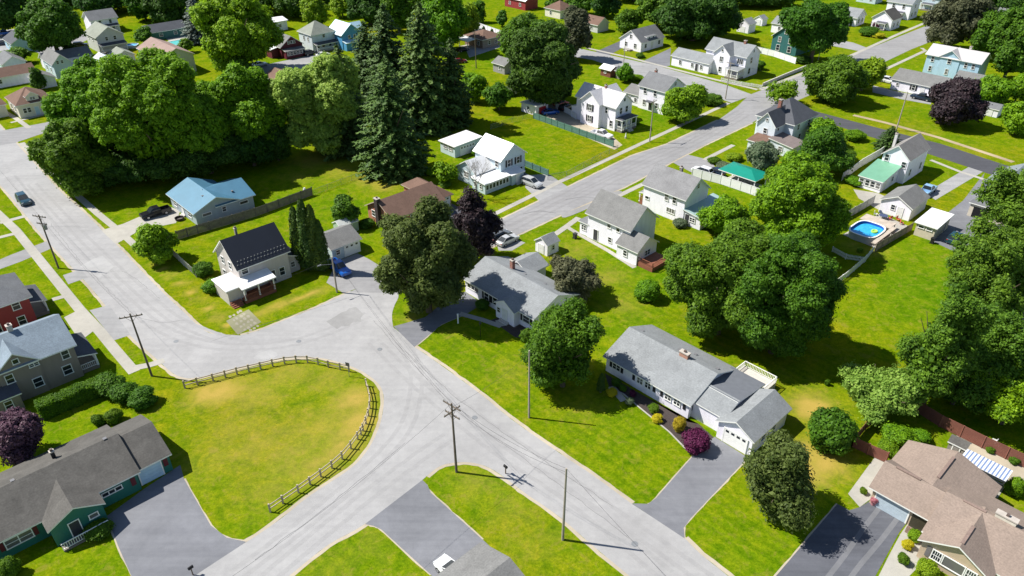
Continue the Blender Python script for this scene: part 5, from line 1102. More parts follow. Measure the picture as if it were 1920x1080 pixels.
for a in (
 (B, 180, 130, 318, 172, F_MAPLE, 'bright green maple at the left of the big cluster beside the left road'),
 (B, 134, 226, 364, 130, F_DEEP, 'lower dark green tree overhanging the left road at the cluster edge'),
 (B, 290, 100, 335, 235, F_MAPLE, 'broadest bright maple in the middle of the left cluster'),
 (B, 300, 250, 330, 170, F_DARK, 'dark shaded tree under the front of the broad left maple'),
 (B, 450, 125, 302, 168, F_MAPLE, 'bright maple at the right end of the left cluster'),
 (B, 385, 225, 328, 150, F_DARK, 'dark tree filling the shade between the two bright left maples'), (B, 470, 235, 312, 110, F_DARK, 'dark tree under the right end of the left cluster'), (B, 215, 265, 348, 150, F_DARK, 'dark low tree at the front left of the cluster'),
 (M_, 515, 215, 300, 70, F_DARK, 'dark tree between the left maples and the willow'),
 (B, 600, 100, 288, 165, F_WIL, 'feathery light green willow left of the spruces'),
 (TA, 442, -16, 134, 145, F_MAPLE, 'tall bright tree above the left cluster'),
 (B, 93, 3, 96, 118, F_DEEP, 'round dark green tree on a visible trunk in the upper left'),
 (TA, 22, -30, 60, 110, F_DARK, 'dark tree in the top left corner'), (B, 190, -40, 24, 120, F_DARK, 'dark tree over the top edge behind the grey house'), (B, 320, -45, 42, 110, F_DARK, 'dark tree at the top edge above the lawn strip'), (TA, 265, -35, 36, 60, F_DEEP, 'narrow green tree at the top edge left of the dark one'),
 (TA, 590, -8, 50, 48, F_YEL, 'yellow green tree at the top behind the foursquare house'), (TA, 640, -16, 30, 46, F_YEL, 'smaller yellow green tree at the top behind the blue house'), (B, 545, -35, 30, 80, F_DARK, 'dark tree at the top edge above the flat roofed building'), (B, 690, -30, 45, 80, F_DARK, 'dark tree at the top left of the spruces'), (TA, 610, -30, 12, 60, F_DARK, 'dark top edge tree between the two yellow green trees'),
 (TA, 830, -22, 95, 95, F_MAPLE, 'bright green tree behind the right spruce'), (TA, 745, -40, 60, 70, F_DEEP, 'green tree at the top behind the spruces'), (M_, 868, 5, 70, 60, F_YEL, 'yellow green crown at the top right of the spruces'), (M_, 690, 105, 165, 50, F_MAPLE, 'small bright tree showing between the spruces'),
 (TA, 75, -45, 12, 90, F_DARK, 'dark top edge tree behind the round trunked tree'), (TA, 130, -50, 5, 90, F_DARK, 'dark top edge tree between the round tree and grey house'), (TA, 240, -55, 0, 80, F_DARK, 'dark top edge tree behind the narrow green tree'), (TA, 375, -50, 12, 70, F_DARK, 'dark top edge tree behind the pale spruce'), (TA, 500, -45, 22, 80, F_DARK, 'dark top edge tree right of the tall bright tree'), (TA, 575, -60, -6, 80, F_DARK, 'dark top edge tree behind the yellow green pair'), (TA, 660, -55, 5, 70, F_DARK, 'dark top edge tree behind the blue house'), (TA, 790, -60, 10, 90, F_DEEP, 'green top edge tree behind the tallest spruce'), (TA, 1190, -50, 0, 80, F_DARK, 'dark top edge tree above the rounded tree'), (TA, 1375, -45, 10, 70, F_DARK, 'dark top edge tree right of the huge dark tree'), (TA, 1490, -55, -8, 80, F_DEEP, 'green top edge tree behind the wide street tree'), (M_, 1040, -10, 20, 34, F_DEEP, 'small top edge tree beside the brown hip roof'), (M_, 205, 20, 48, 24, F_DEEP, 'small tree beside the top left white house'), (M_, 130, 78, 108, 26, F_DARK, 'small dark tree behind the narrow pale blue house'), (M_, 455, 105, 150, 44, F_DEEP, 'green tree in the yard below the tall bright tree'),
 (B, 1020, 45, 205, 172, F_DARK, 'very large dark green tree beside the green field fence'), (B, 985, 30, 130, 95, F_DEEP, 'green tree adjoining the upper left of the very large dark tree'), (M_, 1075, 20, 110, 60, F_GREY, 'grey green tree behind the very large dark tree'),
 (M_, 897, -2, 40, 32, F_DEEP, 'small round lawn tree right of the far white fence'), (M_, 941, 18, 48, 20, F_DEEP, 'slim small lawn tree near the red barn'),
 (TA, 1085, -20, 25, 50, F_DEEP, 'top edge green tree right of the red barn'), (TA, 1135, -25, 30, 55, F_DARK, 'top edge dark tree above the small cape house'), (M_, 1180, 18, 60, 52, F_DEEP, 'rounded tree left of the dark roofed cape house'), (B, 1235, -30, 52, 80, F_DEEP, 'green tree behind the white cape house'),
 (B, 1305, -38, 76, 155, F_DARK, 'huge dark tree behind the big white house at the far crossing'),
 (B, 1535, -12, 100, 120, F_DEEP, 'wide green street tree on a dark trunk beside the teal house'), (B, 1430, -40, 8, 120, F_DARK, 'dark tree line at the top above the far lawn'),
 (B, 1568, 108, 190, 105, F_DEEP, 'dark green round tree at the crossing lawn'), (M_, 1624, 97, 168, 66, F_YEL, 'yellow green round tree touching the dark crossing tree'),
 (B, 1792, 151, 233, 96, F_PUR, 'round dark purple tree on the upper right lawn'),
 (OL, 1790, -15, 92, 115, F_GREY, 'sprawling grey brown tree above the light blue house'), (TA, 1855, 20, 110, 55, F_DEEP, 'green tree right of the light blue house'), (TA, 1905, 15, 150, 85, F_DEEP, 'tall green tree at the right edge beyond the light blue house'), (B, 1880, -40, 40, 120, F_DARK, 'dark tree in the top right corner'),
 (M_, 1870, 140, 192, 75, F_MAPLE, 'bright bushy tree left of the pair right of the purple tree'), (M_, 1915, 185, 250, 60, F_MAPLE, 'bright tree at the right edge beside the white lawn shed'), (M_, 1912, 140, 190, 50, F_MAPLE, 'bright bushy tree at the right edge above the white lawn shed'),
 (M_, 1283, 158, 228, 95, F_MAPLE, 'round bright street tree in front of the slate roofed white house'),
 (LO, 1470, 148, 196, 66, F_YEL, 'small light green tree at the crossing corner'),
 (B, 1360, 425, 640, 230, F_DEEP, 'enormous dark green tree between the two white street houses and the second ranch'),
 (B, 1470, 440, 672, 200, F_DEEP, 'right half of the enormous dark green tree clump'),
 (B, 1492, 288, 472, 178, F_MAPLE, 'tall bright maple rising behind the enormous dark tree'), (M_, 1540, 240, 325, 110, F_DEEP, 'mid green tree behind the tall bright maple'), (M_, 1360, 372, 440, 95, F_MAPLE, 'low bright tree left of the tall bright maple'),
 (LO, 1058, 570, 735, 158, F_DEEP, 'loose green tree in the front yard between the two ranch houses'),
 (OL, 1075, 478, 562, 105, F_GREY, 'grey olive bushy tree behind the first ranch house'),
 (OL, 798, 385, 592, 178, F_OLIVE, 'big olive green maple shading the first ranch house'), (OL, 892, 362, 487, 92, F_PUR, 'dark purple tree behind the olive maple'),
 (M_, 645, 368, 422, 58, F_DEEP, 'round green bush tree over the small pale shed'), (M_, 293, 420, 490, 72, F_MAPLE, 'round bright tree by the left road and picket fence'),
 (LO, 1468, 808, 985, 155, F_OLIVE, 'loose olive tree on the lawn between the two lower drives'),
 (SH, 1912, 292, 440, 130, F_FIR, 'highest shaggy tree at the right edge in front of the white house'), (SH, 1905, 405, 610, 200, F_FIR, 'shaggy tree at the right edge below the highest one'), (SH, 1845, 425, 640, 165, F_FIR, 'shaggy tree at the edge of the big lawn, top left of the right group'),
 (SH, 1770, 530, 775, 145, F_FIR, 'shaggy tree at the lower left of the right group beside the airy tree'), (SH, 1855, 580, 770, 210, F_FIR, 'shaggy tree in the middle of the right group over the pinkish roof'), (SH, 1905, 650, 812, 180, F_MAPLE, 'brighter tree at the lower right edge above the long brown fence'), (SH, 1800, 670, 772, 130, F_FIR, 'lowest shaggy tree of the right group leaning over the brown fence'),
 (LO, 1645, 668, 792, 160, F_WIL, 'airy light green tree above the brown garden fence'),
 (M_, 22, 758, 872, 100, foliage('plum leaves', (.03, .012, .022), (.14, .07, .1), trans=.2), 'dusty purple tree at the left edge beside the green ranch'),
 (M_, 1430, 262, 325, 60, F_SAGE, 'pale flowering shrub tree beside the green pavilion'),
 (M_, 1545, 225, 270, 60, F_MAPLE, 'bright small tree beside the hip roofed house'),
 (LO, 835, 300, 345, 50, F_MAPLE, 'bright low tree left of the white farmhouse'), (M_, 890, 132, 188, 48, F_MAPLE, 'bright green small tree beside the far garage'), (M_, 935, 155, 205, 55, F_DEEP, 'green bush tree right of the bright one near the field fence'),
 (M_, 1172, 120, 152, 30, F_MAPLE, 'little round tree beside the dark brown shed'), (M_, 180, 130, 190, 60, F_SAGE, 'pale bluish green tree above the left maples'), (M_, 70, 128, 165, 30, F_DARK, 'small dark tree beside the low white house in the upper left'), (M_, 30, 88, 118, 46, F_DEEP, 'small green tree by the parked cars at the left edge'), (M_, 272, 50, 82, 34, F_DEEP, 'small tree beside the turquoise pool'), (M_, 348, 72, 96, 26, F_DEEP, 'rounded bush tree at the corner of the turquoise pool')):
    tree(*a, **({'c0': 3.4} if a[1] in (93, 1535) else {'c0': .3} if a[1] == 800 else {'c0': .5} if a[0] in (M_, LO) else {}))
for a in ((740, 108, 322, 116, F_SPR2, 'nearest spruce at the edge of the field shadow'), (655, 85, 282, 92, F_SPR, 'dark spruce between the willow and the nearest spruce'), (735, 8, 215, 100, F_SPR, 'tall dark spruce rising behind the nearest one'), (800, 2, 240, 108, F_SPR2, 'tallest spruce at the right of the group'), (695, 40, 190, 90, F_SPR, 'dark spruce at the back left of the group'), (850, 70, 232, 70, F_SPR, 'shaded spruce at the right rear of the group')): spruce(*a)
spruce(376, -8, 80, 52, F_BLU, 'pale grey blue spruce beside the turquoise pool', group='tall spruces behind the lawn'); spruce(1662, 236, 282, 50, F_SPR, 'small dark conifer beside the green roofed porch house')
for a in ((567, 388, 500, 30, F_ARB, 'left column evergreen beside the black metal roof'), (584, 374, 506, 32, F_ARB, 'tallest column evergreen in the row of four'), (598, 384, 507, 30, F_ARB, 'third column evergreen from the black roof'), (609, 412, 508, 26, F_ARB, 'shortest column evergreen next to the garage')): spruce(*a, group='column evergreens beside the corner house', name='column_evergreen', k='column')
spruce(1126, 700, 735, 16, F_ARB, 'brownish conical shrub at the ranch corner', group='clipped shrubs and bushes', name='shrub', k='column', cat='shrub')
# bare grey tree by the farmhouse
def bare_tree(px, py, h, label):
    root = tag(empty('bare_tree', at(px, py)), label, 'tree', 'broadleaf trees around the houses'); rnd = random.Random(5); m = MB(); t = MB()
    t.tube((0, 0, 0), (0, 0, h*.35), .2, .14, 7); BK = flat('grey dead bark', (.3, .28, .26), .9); t.build('trunk', BK, root)
    def grow(p, d, L, r, k):
        q = p+d*L; m.tube(p, q, r, r*.6, 5, caps=False)
        if k == 0: return
        for i in range(3): grow(q if i else p+d*L*.7, (d+Vector((rnd.uniform(-.75, .75), rnd.uniform(-.75, .75), rnd.uniform(-.1, .45)))).normalized(), L*rnd.uniform(.6, .85), r*.6, k-1)
    for i in range(4): grow(Vector((0, 0, h*.33)), Vector((math.cos(i*1.6)*.6, math.sin(i*1.6)*.6, 1)).normalized(), h*.22, .09, 4)
    m.build('crown', BK, root)
bare_tree(893, 372, 8.5, 'leafless grey tree in front of the white farmhouse wing')

# shrubs
for a in (
 (1303, 842, 50, 2.5, F_CRIM, 'round crimson shrub beside the garage door of the second ranch'), (1147, 741, 20, .95, F_GOLD, 'golden ball shrub at the left end of the mulch bed'), (1232, 790, 21, .95, F_GOLD, 'golden ball shrub in the middle of the mulch bed'), (1272, 806, 25, 2.0, F_AMB, 'upright amber shrub at the right end of the mulch bed'),
 (1225, 772, 20, 1.1, F_HED, 'green ball shrub above the middle golden one'), (1180, 757, 18, .9, F_SAGE, 'low grey green shrub by the short path'), (1186, 742, 14, .8, F_CRIM, 'small dark red shrub by the short path'), (1155, 722, 18, 1.0, F_HED, 'green shrub under the left window of the second ranch'), (1168, 732, 15, .8, F_HED, 'small green shrub nearest the short path'),
 (988, 640, 28, 2.2, F_HED, 'clipped green shrub at the first ranch corner'), (905, 578, 26, 1.4, F_DEEP, 'dark green shrub in the ranch entry shade'), (1212, 560, 50, 3.2, F_MAPLE, 'bright bush at the left foot of the enormous dark tree'),
 (1553, 838, 82, 5.0, F_DEEP, 'large rounded dark shrub behind the second ranch garage'), (1680, 830, 60, 2.4, F_MAPLE, 'bright spreading shrub inside the brown garden fence'), (1662, 850, 38, 1.8, F_YEL, 'yellow green shrub against the rose brown roof'), (1720, 825, 40, 1.4, F_MAPLE, 'low green shrub in the garden behind the rose roof'),
 (188, 796, 24, 1.6, F_DEEP, 'left one of two clipped ball shrubs behind the green ranch'), (216, 790, 32, 1.9, F_HED, 'right and larger ball shrub behind the green ranch'), (25, 1075, 34, 2.2, F_HED, 'clipped shrub before the window of the green ranch'), (185, 1000, 50, 1.2, F_DEEP, 'low spreading shrub by the green ranch porch'),
 (1700, 1027, 21, .95, F_GOLD, 'golden ball shrub in the pale gravel by the lower right drive'), (1713, 1012, 24, 1.2, F_MAPLE, 'bright green shrub behind the golden ball by the drive'), (1692, 1055, 22, 1.2, F_HED, 'small green shrub in the pale gravel'), (1735, 1078, 38, 1.7, F_YEL, 'lime shrub under the tan ranch window'), (1712, 1100, 30, 1.0, F_GOLD, 'golden shrub at the bottom edge under the tan ranch'), (1618, 925, 14, .8, F_HED, 'little round shrub at the pale path corner'), (1898, 925, 34, 2.3, F_MAPLE, 'bright tall bush behind the tan ranch patio'), (1856, 848, 16, .8, F_HED, 'small green shrub by the brown fence, the upper one'), (1900, 868, 20, .9, F_HED, 'small green shrub by the brown fence, the lower one'),
 (400, 545, 40, 2.0, F_MAPLE, 'leafy bush beside the corner house porch'), (385, 515, 36, 2.2, F_DEEP, 'garden bush behind the corner house'), (812, 328, 26, 1.5, F_MAPLE, 'bright shrub left of the farmhouse'), (870, 385, 26, 1.4, F_YEL, 'yellow green shrub at the end of the brick house drive'), (835, 350, 22, 1.2, F_DEEP, 'dark shrub between the brick house and farmhouse'), (688, 425, 30, 1.5, F_DEEP, 'dark shrub at the brick house left corner'),
 (1335, 195, 40, 2.6, F_DEEP, 'dark round bush right of the round street tree'), (1190, 232, 18, 1.2, F_DEEP, 'porch shrub at the victorian house'), (1235, 200, 24, 2, F_DEEP, 'tall bush between the victorian and its neighbour'), (1420, 130, 26, 2.6, F_DEEP, 'dark bush at the right wall of the big white house'), (1630, 66, 40, 2.6, F_DEEP, 'rounded green bush in front of the far white gable'), (1644, 52, 22, 2.8, F_CRIM, 'dark red bush beside the far white house'), (1646, 70, 26, 1.5, F_GOLD, 'golden bush by the far pavement'), (1505, 118, 30, 2.2, F_DARK, 'dark bush at the foot of the wide street tree'),
 (1360, 318, 34, 1.6, F_SAGE, 'grey green garden bush above the pavilion'), (1338, 305, 26, 1.3, F_DEEP, 'dark garden bush near the white fence end'), (1375, 300, 30, 1.5, F_YEL, 'yellowish garden bush behind the pavilion'), (1275, 425, 26, 1.5, F_SAGE, 'grey leaved bush at the white house corner'), (1612, 472, 12, .7, F_MAPLE, 'tiny bush at the foot of the pool deck'), (1600, 262, 40, 2.4, F_MAPLE, 'bright bush by the side street fence'), (1580, 300, 44, 2.6, F_DEEP, 'dark bush beside the long white fence'), (1600, 345, 36, 1.6, F_MAPLE, 'low bright bush at the sun porch corner'), (1550, 722, 10, .9, F_HED, 'tiny lone bush on the back lawn'), (1200, 108, 18, 1.4, F_DEEP, 'small bush at the cape house drive'), (955, 178, 34, 2, F_SAGE, 'pale bush under the very large dark tree'), (1095, 185, 20, 1.4, F_DEEP, 'small bush behind the victorian garage'), (1192, 150, 30, 1.6, F_MAPLE, 'low hedge bush behind the slate roofed house'), (895, 290, 22, 1.4, F_MAPLE, 'bush at the farmhouse garage')):
    shrub(*a)
# hedges
def hedge(px0, px1, W, H, label, mat=F_HED):
    a, b = Vector(at(*px0)), Vector(at(*px1)); L = (b-a).length
    root = tag(empty('hedge', a, math.degrees(math.atan2(b.y-a.y, b.x-a.x))), label, 'hedge', 'hedges')
    me = hedge_mesh('foliage', int(px0[0]), L, W, H, int(420*(L*W+2*L*H)/1.6), .13); o = link('foliage', me, root); o.material_slots[0].link = 'OBJECT'; o.material_slots[0].material = mat
    m = MB()
    for i in range(int(L)): m.tube((i+.5, 0, 0), (i+.5, 0, H*.7), .05, n=5)
    m.build('stems', BARK, root)
hedge((78, 782), (202, 730), 2.0, 2.1, 'long clipped hedge below the taupe house')
for a in ((212, 735, 58, 2.6, F_DEEP, 'first bulging bush at the end of the long hedge'), (240, 748, 52, 2.4, F_DEEP, 'second bulging bush beyond the hedge end'), (272, 758, 50, 2.2, F_DEEP, 'last bulging bush nearest the road fence')): shrub(*a)
hedge((1845, 165), (1935, 192), 2.2, 1.9, 'bright hedge behind the light blue annex', F_YEL)
# row of clipped cones against the far white fence
for i in range(9):
    x = 876+i*15.5; y = 48+i*5.0
    spruce(x, y-9, y+3, 8, F_DARK, 'small dark cone evergreen in a row against the far white fence', group='cone evergreens along the far white fence', name='cone_evergreen', k='column')

# ------------------------------------------------------------------ poles and wires
t1 = pole(110, 503, 10.0, (-.1, .1), 'tall utility pole with twin crossarms beside the upper left road', [(9.6, 2.6, -15), (8.3, 2.0, -15)], tr=True)
t2 = pole(285, 705, 10.2, (-.25, .0), 'utility pole with one long crossarm where the left road bends', [(9.7, 2.8, 20)])
t3 = pole(856, 885, 10.3, (-.15, .1), 'utility pole with three crossarms on the tip of the lower lawn', [(9.9, 2.6, -40), (9.1, 2.4, 48), (8.6, 2.2, -40)])
t4 = pole(1055, 1012, 10.3, (.0, .1), 'bare pale topped pole beside the lower road', [], PALE)
t5 = pole(992, 783, 10.5, (-.1, .1), 'bare pole on the lawn before the second ranch', [], PALE, r=.14)
t6 = pole(632, 548, 6.5, (.0, .0), 'pale pole with curved lamp arm at the junction corner', [], PALE, lamp=215)
t7 = pole(1218, 266, 10.2, (.0, .0), 'utility pole on the street verge right of the victorian house', [(9.6, 2.4, 45)], PALE)
t8 = pole(1360, 186, 10.0, (.0, .1), 'utility pole before the big white house at the far crossing', [(9.6, 2.4, -46)], PALE)
t9 = pole(1169, 123, 8.0, (.0, .0), 'thin pole beside the far cross street near the cape house', [], PALE, r=.12)
t10 = pole(893, 128, 11, (-.2, 0), 'dark pole beside the far garage near the brown brick house', [(10.4, 2.2, -46)])
t11 = pole(1680, 245, 9.5, (.3, .2), 'pale leaning pole on the upper right lawn', [], PALE)
t12 = pole(477, 130, 9, (-.3, .2), 'pale pole with lamp arm right of the tall bright left tree', [(8.4, 1.8, 30)], PALE, lamp=160)
t13 = pole(1534, 113, 8.5, (0, .1), 'thin grey pole right of the wide street tree', [], PALE, r=.12)
t14 = pole(880, 215, 4.0, (0, 0), 'short post in the yard behind the spruces', [], r=.12)
Z1 = Vector((0, 0, -.5))
for a, b, s_, l in ((t2, t1, 1.0, 'cable from the bend pole to the upper left pole'), (t1, Vector((-150, 190, 10)), 1.4, 'cable running up the left road from the upper left pole'), (t3, t6+Vector((0, 0, .3)), .9, 'cable from the three arm pole to the junction lamp pole'), (t3+Z1, t6+Vector((.4, 0, -.4)), 1.1, 'lower cable from the three arm pole to the junction lamp pole'), (t3, t4, .7, 'cable between the three arm pole and the pale topped pole'), (t3+Z1, t4+Z1, .9, 'lower cable between the three arm pole and the pale topped pole'), (t4, Vector((26, 22, 10)), .9, 'cable leaving the pale topped pole past the bottom edge'), (t3, Vector((-26, 38, 10)), 1.0, 'cable from the three arm pole over the lower left road'), (t3+Z1, t5+Z1, .6, 'cable from the three arm pole to the lawn pole'), (t5+Z1, Vector((13, 84, 4)), .5, 'cable from the lawn pole to the second ranch'), (t6, Vector((-37.5, 97.5, 4.2)), .5, 'cable from the junction lamp pole to the corner house'), (t7, t8, 1.2, 'cable along the far street between two poles'), (t8, t11, 1.5, 'cable over the upper right side street')): wire(a, b, s_, l)

# ------------------------------------------------------------------ fences
WOODR = flat('split rail timber', (.42, .36, .27), .9, var=.3); WOODG = flat('grey board timber', (.155, .14, .125), .9, var=.3); VINYL = flat('white vinyl', (.74, .74, .75), .4, var=.04); BRN = flat('red brown boards', (.17, .065, .04), .85, var=.25); GRN = flat('green slats', (.10, .2, .165), .7); PALG = flat('pale grey boards', (.42, .41, .37), .85, var=.15)
fence('rail_fence', 'weathered split rail fence curving round the top of the oval lawn', smooth([(347,728),(400,714),(445,702),(489,692),(534,682),(577,680),(616,689),(655,697)], 2), 1.15, 'rail', WOODR, every=4.2)
fence('rail_fence', 'weathered split rail fence down the right side of the oval lawn', smooth([(687,724),(694,752),(691,780),(681,808),(671,824),(642,861),(602,894),(560,924),(507,960)], 2), 1.15, 'rail', WOODR, every=3.8)
fence('board_fence', 'dark weathered board fence along the blue roofed house', [(333,450),(372,438),(480,406),(586,366)], 1.8, 'board', WOODG)
fence('wire_fence', 'low wire fence crossing the sunny backyard', [(588,366),(640,346),(716,318)], 1.2, 'chain', IRON, every=3)
fence('picket_fence', 'grey picket fence beside the round tree near the left road', [(318,472),(345,498),(369,520)], 1.3, 'picket', PALG)
fence('chain_link_fence', 'chain link fence along the pavement of the green field', [(1027,338),(1062,332),(1110,306),(1158,282)], 1.3, 'chain', IRON, every=3)
fence('slat_fence', 'green slatted fence between the green field and the victorian drive', [(1000,222),(1045,238),(1100,258),(1150,276)], 1.6, 'board', GRN)
fence('slat_fence', 'short green slatted fence beside the farmhouse drive', [(984,312),(1028,330)], 1.5, 'board', GRN)
fence('chain_link_fence', 'chain link fence at the back of the green field', [(920,243),(960,230),(1000,221)], 1.3, 'chain', IRON, every=3)
fence('vinyl_fence', 'white vinyl panel fence beside the open green pavilion', [(1297,331),(1350,345),(1406,364),(1425,371)], 1.9, 'solid', VINYL)
fence('board_fence', 'grey board fence on the house side of the pool', [(1579,414),(1610,397),(1637,381)], 1.7, 'board', PALG)
fence('board_fence', 'brown grey board fence on the lawn side of the pool', [(1640,472),(1675,451),(1708,432)], 1.6, 'board', flat('brown grey boards', (.24, .2, .165), .85, var=.25))
fence('vinyl_fence', 'long white fence leading to the sun porch house', [(1578,339),(1615,312),(1650,292),(1668,276)], 1.8, 'solid', flat('off white boards', (.6, .6, .56), .6))
fence('vinyl_fence', 'white rail fence in the tree shade below the pool', [(1566,536),(1590,518),(1622,490)], 1.2, 'picket', VINYL)
fence('vinyl_fence', 'short white picket run below the pool deck', [(1560,472),(1585,486),(1620,492),(1636,472)], 1.0, 'picket', VINYL)
fence('garden_fence', 'red brown board fence by the lawn behind the rose roof', [(1596,838),(1625,852),(1660,868)], 1.7, 'horiz', BRN)
fence('garden_fence', 'red brown board fence going up from the garden corner', [(1596,838),(1622,806),(1650,785)], 1.6, 'horiz', BRN)
fence('garden_fence', 'long red brown fence along the lower right edge', [(1712,770),(1760,800),(1840,840),(1930,882)], 1.8, 'horiz', BRN, every=3)
fence('vinyl_fence', 'far white fence with clipped cones beside the far street', [(862,38),(900,52),(960,73),(1012,92)], 1.6, 'solid', VINYL)
fence('vinyl_fence', 'white fence in front of the dark teal house', [(1416,98),(1450,106),(1491,120)], 1.9, 'solid', VINYL)
fence('retaining_wall', 'pale low retaining wall beside the far street corner', [(1430,162),(1470,145),(1512,128)], 1.0, 'wall', flat('pale wall concrete', (.5, .48, .44), .9), every=5)
fence('vinyl_fence', 'white picket fence at the corner yard of the big white house', [(1352,152),(1390,160),(1428,166)], 1.0, 'picket', VINYL)
fence('vinyl_fence', 'white fence by the victorian house parking', [(1042,203),(1065,214),(1080,224)], 1.5, 'solid', VINYL)

# ------------------------------------------------------------------ vehicles
P_NAVY = paint('navy car paint', (.012, .025, .05)); P_TEAL = paint('dark teal car paint', (.01, .05, .075)); P_BLK = paint('black car paint', (.012, .012, .016)); P_BLUE = paint('blue car paint', (.01, .1, .42)); P_SIL = paint('silver car paint', (.45, .46, .47)); P_WHT = paint('white car paint', (.72, .73, .75)); P_RED = paint('red car paint', (.32, .015, .03)); P_LBL = paint('light blue truck paint', (.25, .42, .62)); P_GRY = paint('grey car paint', (.12, .13, .14)); P_MAR = paint('maroon car paint', (.16, .01, .02))
car('suv', 46, 380, -46.5, P_TEAL, 'dark teal car on the left road')
car('pickup', 293, 404, 222, P_BLK, 'dark pickup on the drive of the blue roofed house')
car('pickup', 636, 508, -50, P_BLUE, 'bright blue pickup in front of the middle garage')
car('sedan', 952, 455, 45, P_SIL, 'silver car half hidden behind the purple tree'); car('suv', 938, 448, 45, P_GRY, 'grey car parked beside the silver one near the purple tree')
car('suv', 997, 348, -42, P_SIL, 'silver car on the farmhouse drive'); car('sedan', 982, 338, -42, P_BLK, 'black car behind the silver one on the farmhouse drive')
car('pickup', 1128, 257, -42, P_WHT, 'white pickup beside the victorian house')
car('sedan', 850, 1080, 133.5, P_WHT, 'white car by the garage at the bottom edge')
car('suv', 1790, 452, 43.5, P_TEAL, 'dark blue car beside the flat roofed shed')
car('pickup', 1738, 362, 43.5, P_LBL, 'light blue truck behind the pool garage')
car('sedan', 1567, 77, -30, P_RED, 'red car on the drive behind the wide street tree'); car('sedan', 1541, 71, -30, P_WHT, 'white car under the wide street tree')
car('pickup', 1727, 187, 136, P_NAVY, 'dark pickup in front of the long white house'); car('suv', 1664, 155, -46, P_WHT, 'white car at the end of the long white house')
car('sedan', 1052, 198, 40, P_RED, 'bright red car beside the low white garage'); car('sedan', 1032, 214, 20, P_BLUE, 'blue car at the corner of the low white garage'); car('suv', 1062, 206, 45, P_BLK, 'black car behind the red one by the white garage')
car('suv', 1316, 326, 135, P_WHT, 'white car nearest the street behind the white vinyl fence'); car('sedan', 1340, 326, 135, P_NAVY, 'navy car behind the white vinyl fence')
car('suv', 582, 103, 43, P_BLK, 'black car between the red and white houses at the top'); car('sedan', 606, 106, 43, P_WHT, 'white car on the lawn edge beside the top white house')
car('pickup', 8, 66, 30, P_BLUE, 'blue pickup at the far left edge lot'); car('suv', 34, 70, 30, P_LBL, 'light blue car second in the far left lot'); car('sedan', 52, 82, 30, P_WHT, 'white car at the end of the far left lot'); car('sedan', 8, 84, 30, P_NAVY, 'navy car at the far left edge lot')
car('sedan', 345, 35, 43, P_SIL, 'silver car beside the pale blue spruce'); car('suv', 152, 88, 20, P_BLK, 'black car behind the slate roofed low house'); car('sedan', 488, 124, 40, P_SIL, 'pale car at the yard left of the willow')
car('sedan', 868, 96, 43, P_BLK, 'black car under the white carport'); car('sedan', 903, 63, -40, P_NAVY, 'navy car on the far street by the brown brick house'); car('sedan', 862, 118, 20, P_MAR, 'maroon car beside the far bush'); car('suv', 1858, 400, 136, P_WHT, 'white car under the big right tree in the paved yard'); car('sedan', 1876, 440, 60, P_WHT, 'second white car lower under the big right tree')

# ------------------------------------------------------------------ swimming pools and garden things
WATER = None
def water():
    m, nt, p = new_mat('pool water'); tc = node(nt, 'ShaderNodeTexCoord'); n = noise(nt, 2.4, 3, .6, tc.outputs['Object'], 1.2)
    r = ramp(nt, n.outputs[0], [(.35, (.02, .27, .6)), (.65, (.05, .4, .72))]); nt.links.new(r.outputs[0], p.inputs[0]); p.inputs['Roughness'].default_value = .08
    b = node(nt, 'ShaderNodeBump'); b.inputs['Strength'].default_value = .12; nt.links.new(n.outputs[0], b.inputs['Height']); nt.links.new(b.outputs[0], p.inputs['Normal']); return m
WATER = water()
def pool(name, label, c, yaw, a, b, hgt, wl, mat):
    root = tag(empty(name, c, yaw), label, 'pool', 'swimming pools'); n = 44
    ring = lambda k, z: [((a*k if True else 0)*math.copysign(abs(math.cos(t))**.6, math.cos(t)), b*k*math.copysign(abs(math.sin(t))**.6, math.sin(t)), z) for t in [6.2832*i/n for i in range(n)]]
    W = MB(); o, o2, i1, i0 = ring(1.0, 0), ring(1.0, hgt), ring(.97, hgt), ring(.97, .05)
    V_ = o+o2+i1+i0; F_ = []
    for k in range(3): F_ += [(k*n+i, k*n+(i+1) % n, (k+1)*n+(i+1) % n, (k+1)*n+i) for i in range(n)]
    W.add(V_, F_[:n]); W.add(V_, F_[n:], 1); W.build('pool_wall', [flat('pale pool panel', (.5, .52, .52), .5), wl], root)
    r_ = MB(); A1, A2 = ring(1.045, hgt+.02), ring(.95, hgt+.02); B1, B2 = ring(1.045, hgt+.08), ring(.95, hgt+.08)
    r_.add(A1+B1+B2+A2, [(k*n+i, k*n+(i+1) % n, ((k+1) % 4)*n+(i+1) % n, ((k+1) % 4)*n+i) for k in range(4) for i in range(n)]); r_.build('pool_rim', [WHITE], root)
    w_ = MB(); w_.add(ring(.968, mat[1]), [tuple(range(n))]); w_.build('water', [mat[0]], root); return root
pc = at(1623, 441)
pool('swimming_pool', 'blue oval above ground swimming pool beside the white garage', pc, 43.5, 3.3, 2.5, 1.25, flat('blue pool liner', (.02, .1, .42), .4), (WATER, .8))
d = MB(); d.box(-4.2, 4.6, -3.4, -2.62, 1.0, 1.12); d.box(3.5, 6.4, -2.6, 3.0, 1.0, 1.12)
for i in range(10): d.box(-4.1+i*.9, -3.98+i*.9, -3.38, -3.26, 0, 1.0)
for i in range(6): d.box(6.25, 6.37, -2.5+i, -2.38+i, 0, 1.0)
dk = d.build('pool_deck', flat('bleached deck boards', (.42, .36, .3), .85, var=.2), None, (*pc, 0), R_(43.5)); tag(dk, 'weathered raised timber deck wrapped round the blue pool', 'deck', 'patio things')
fl = MB()
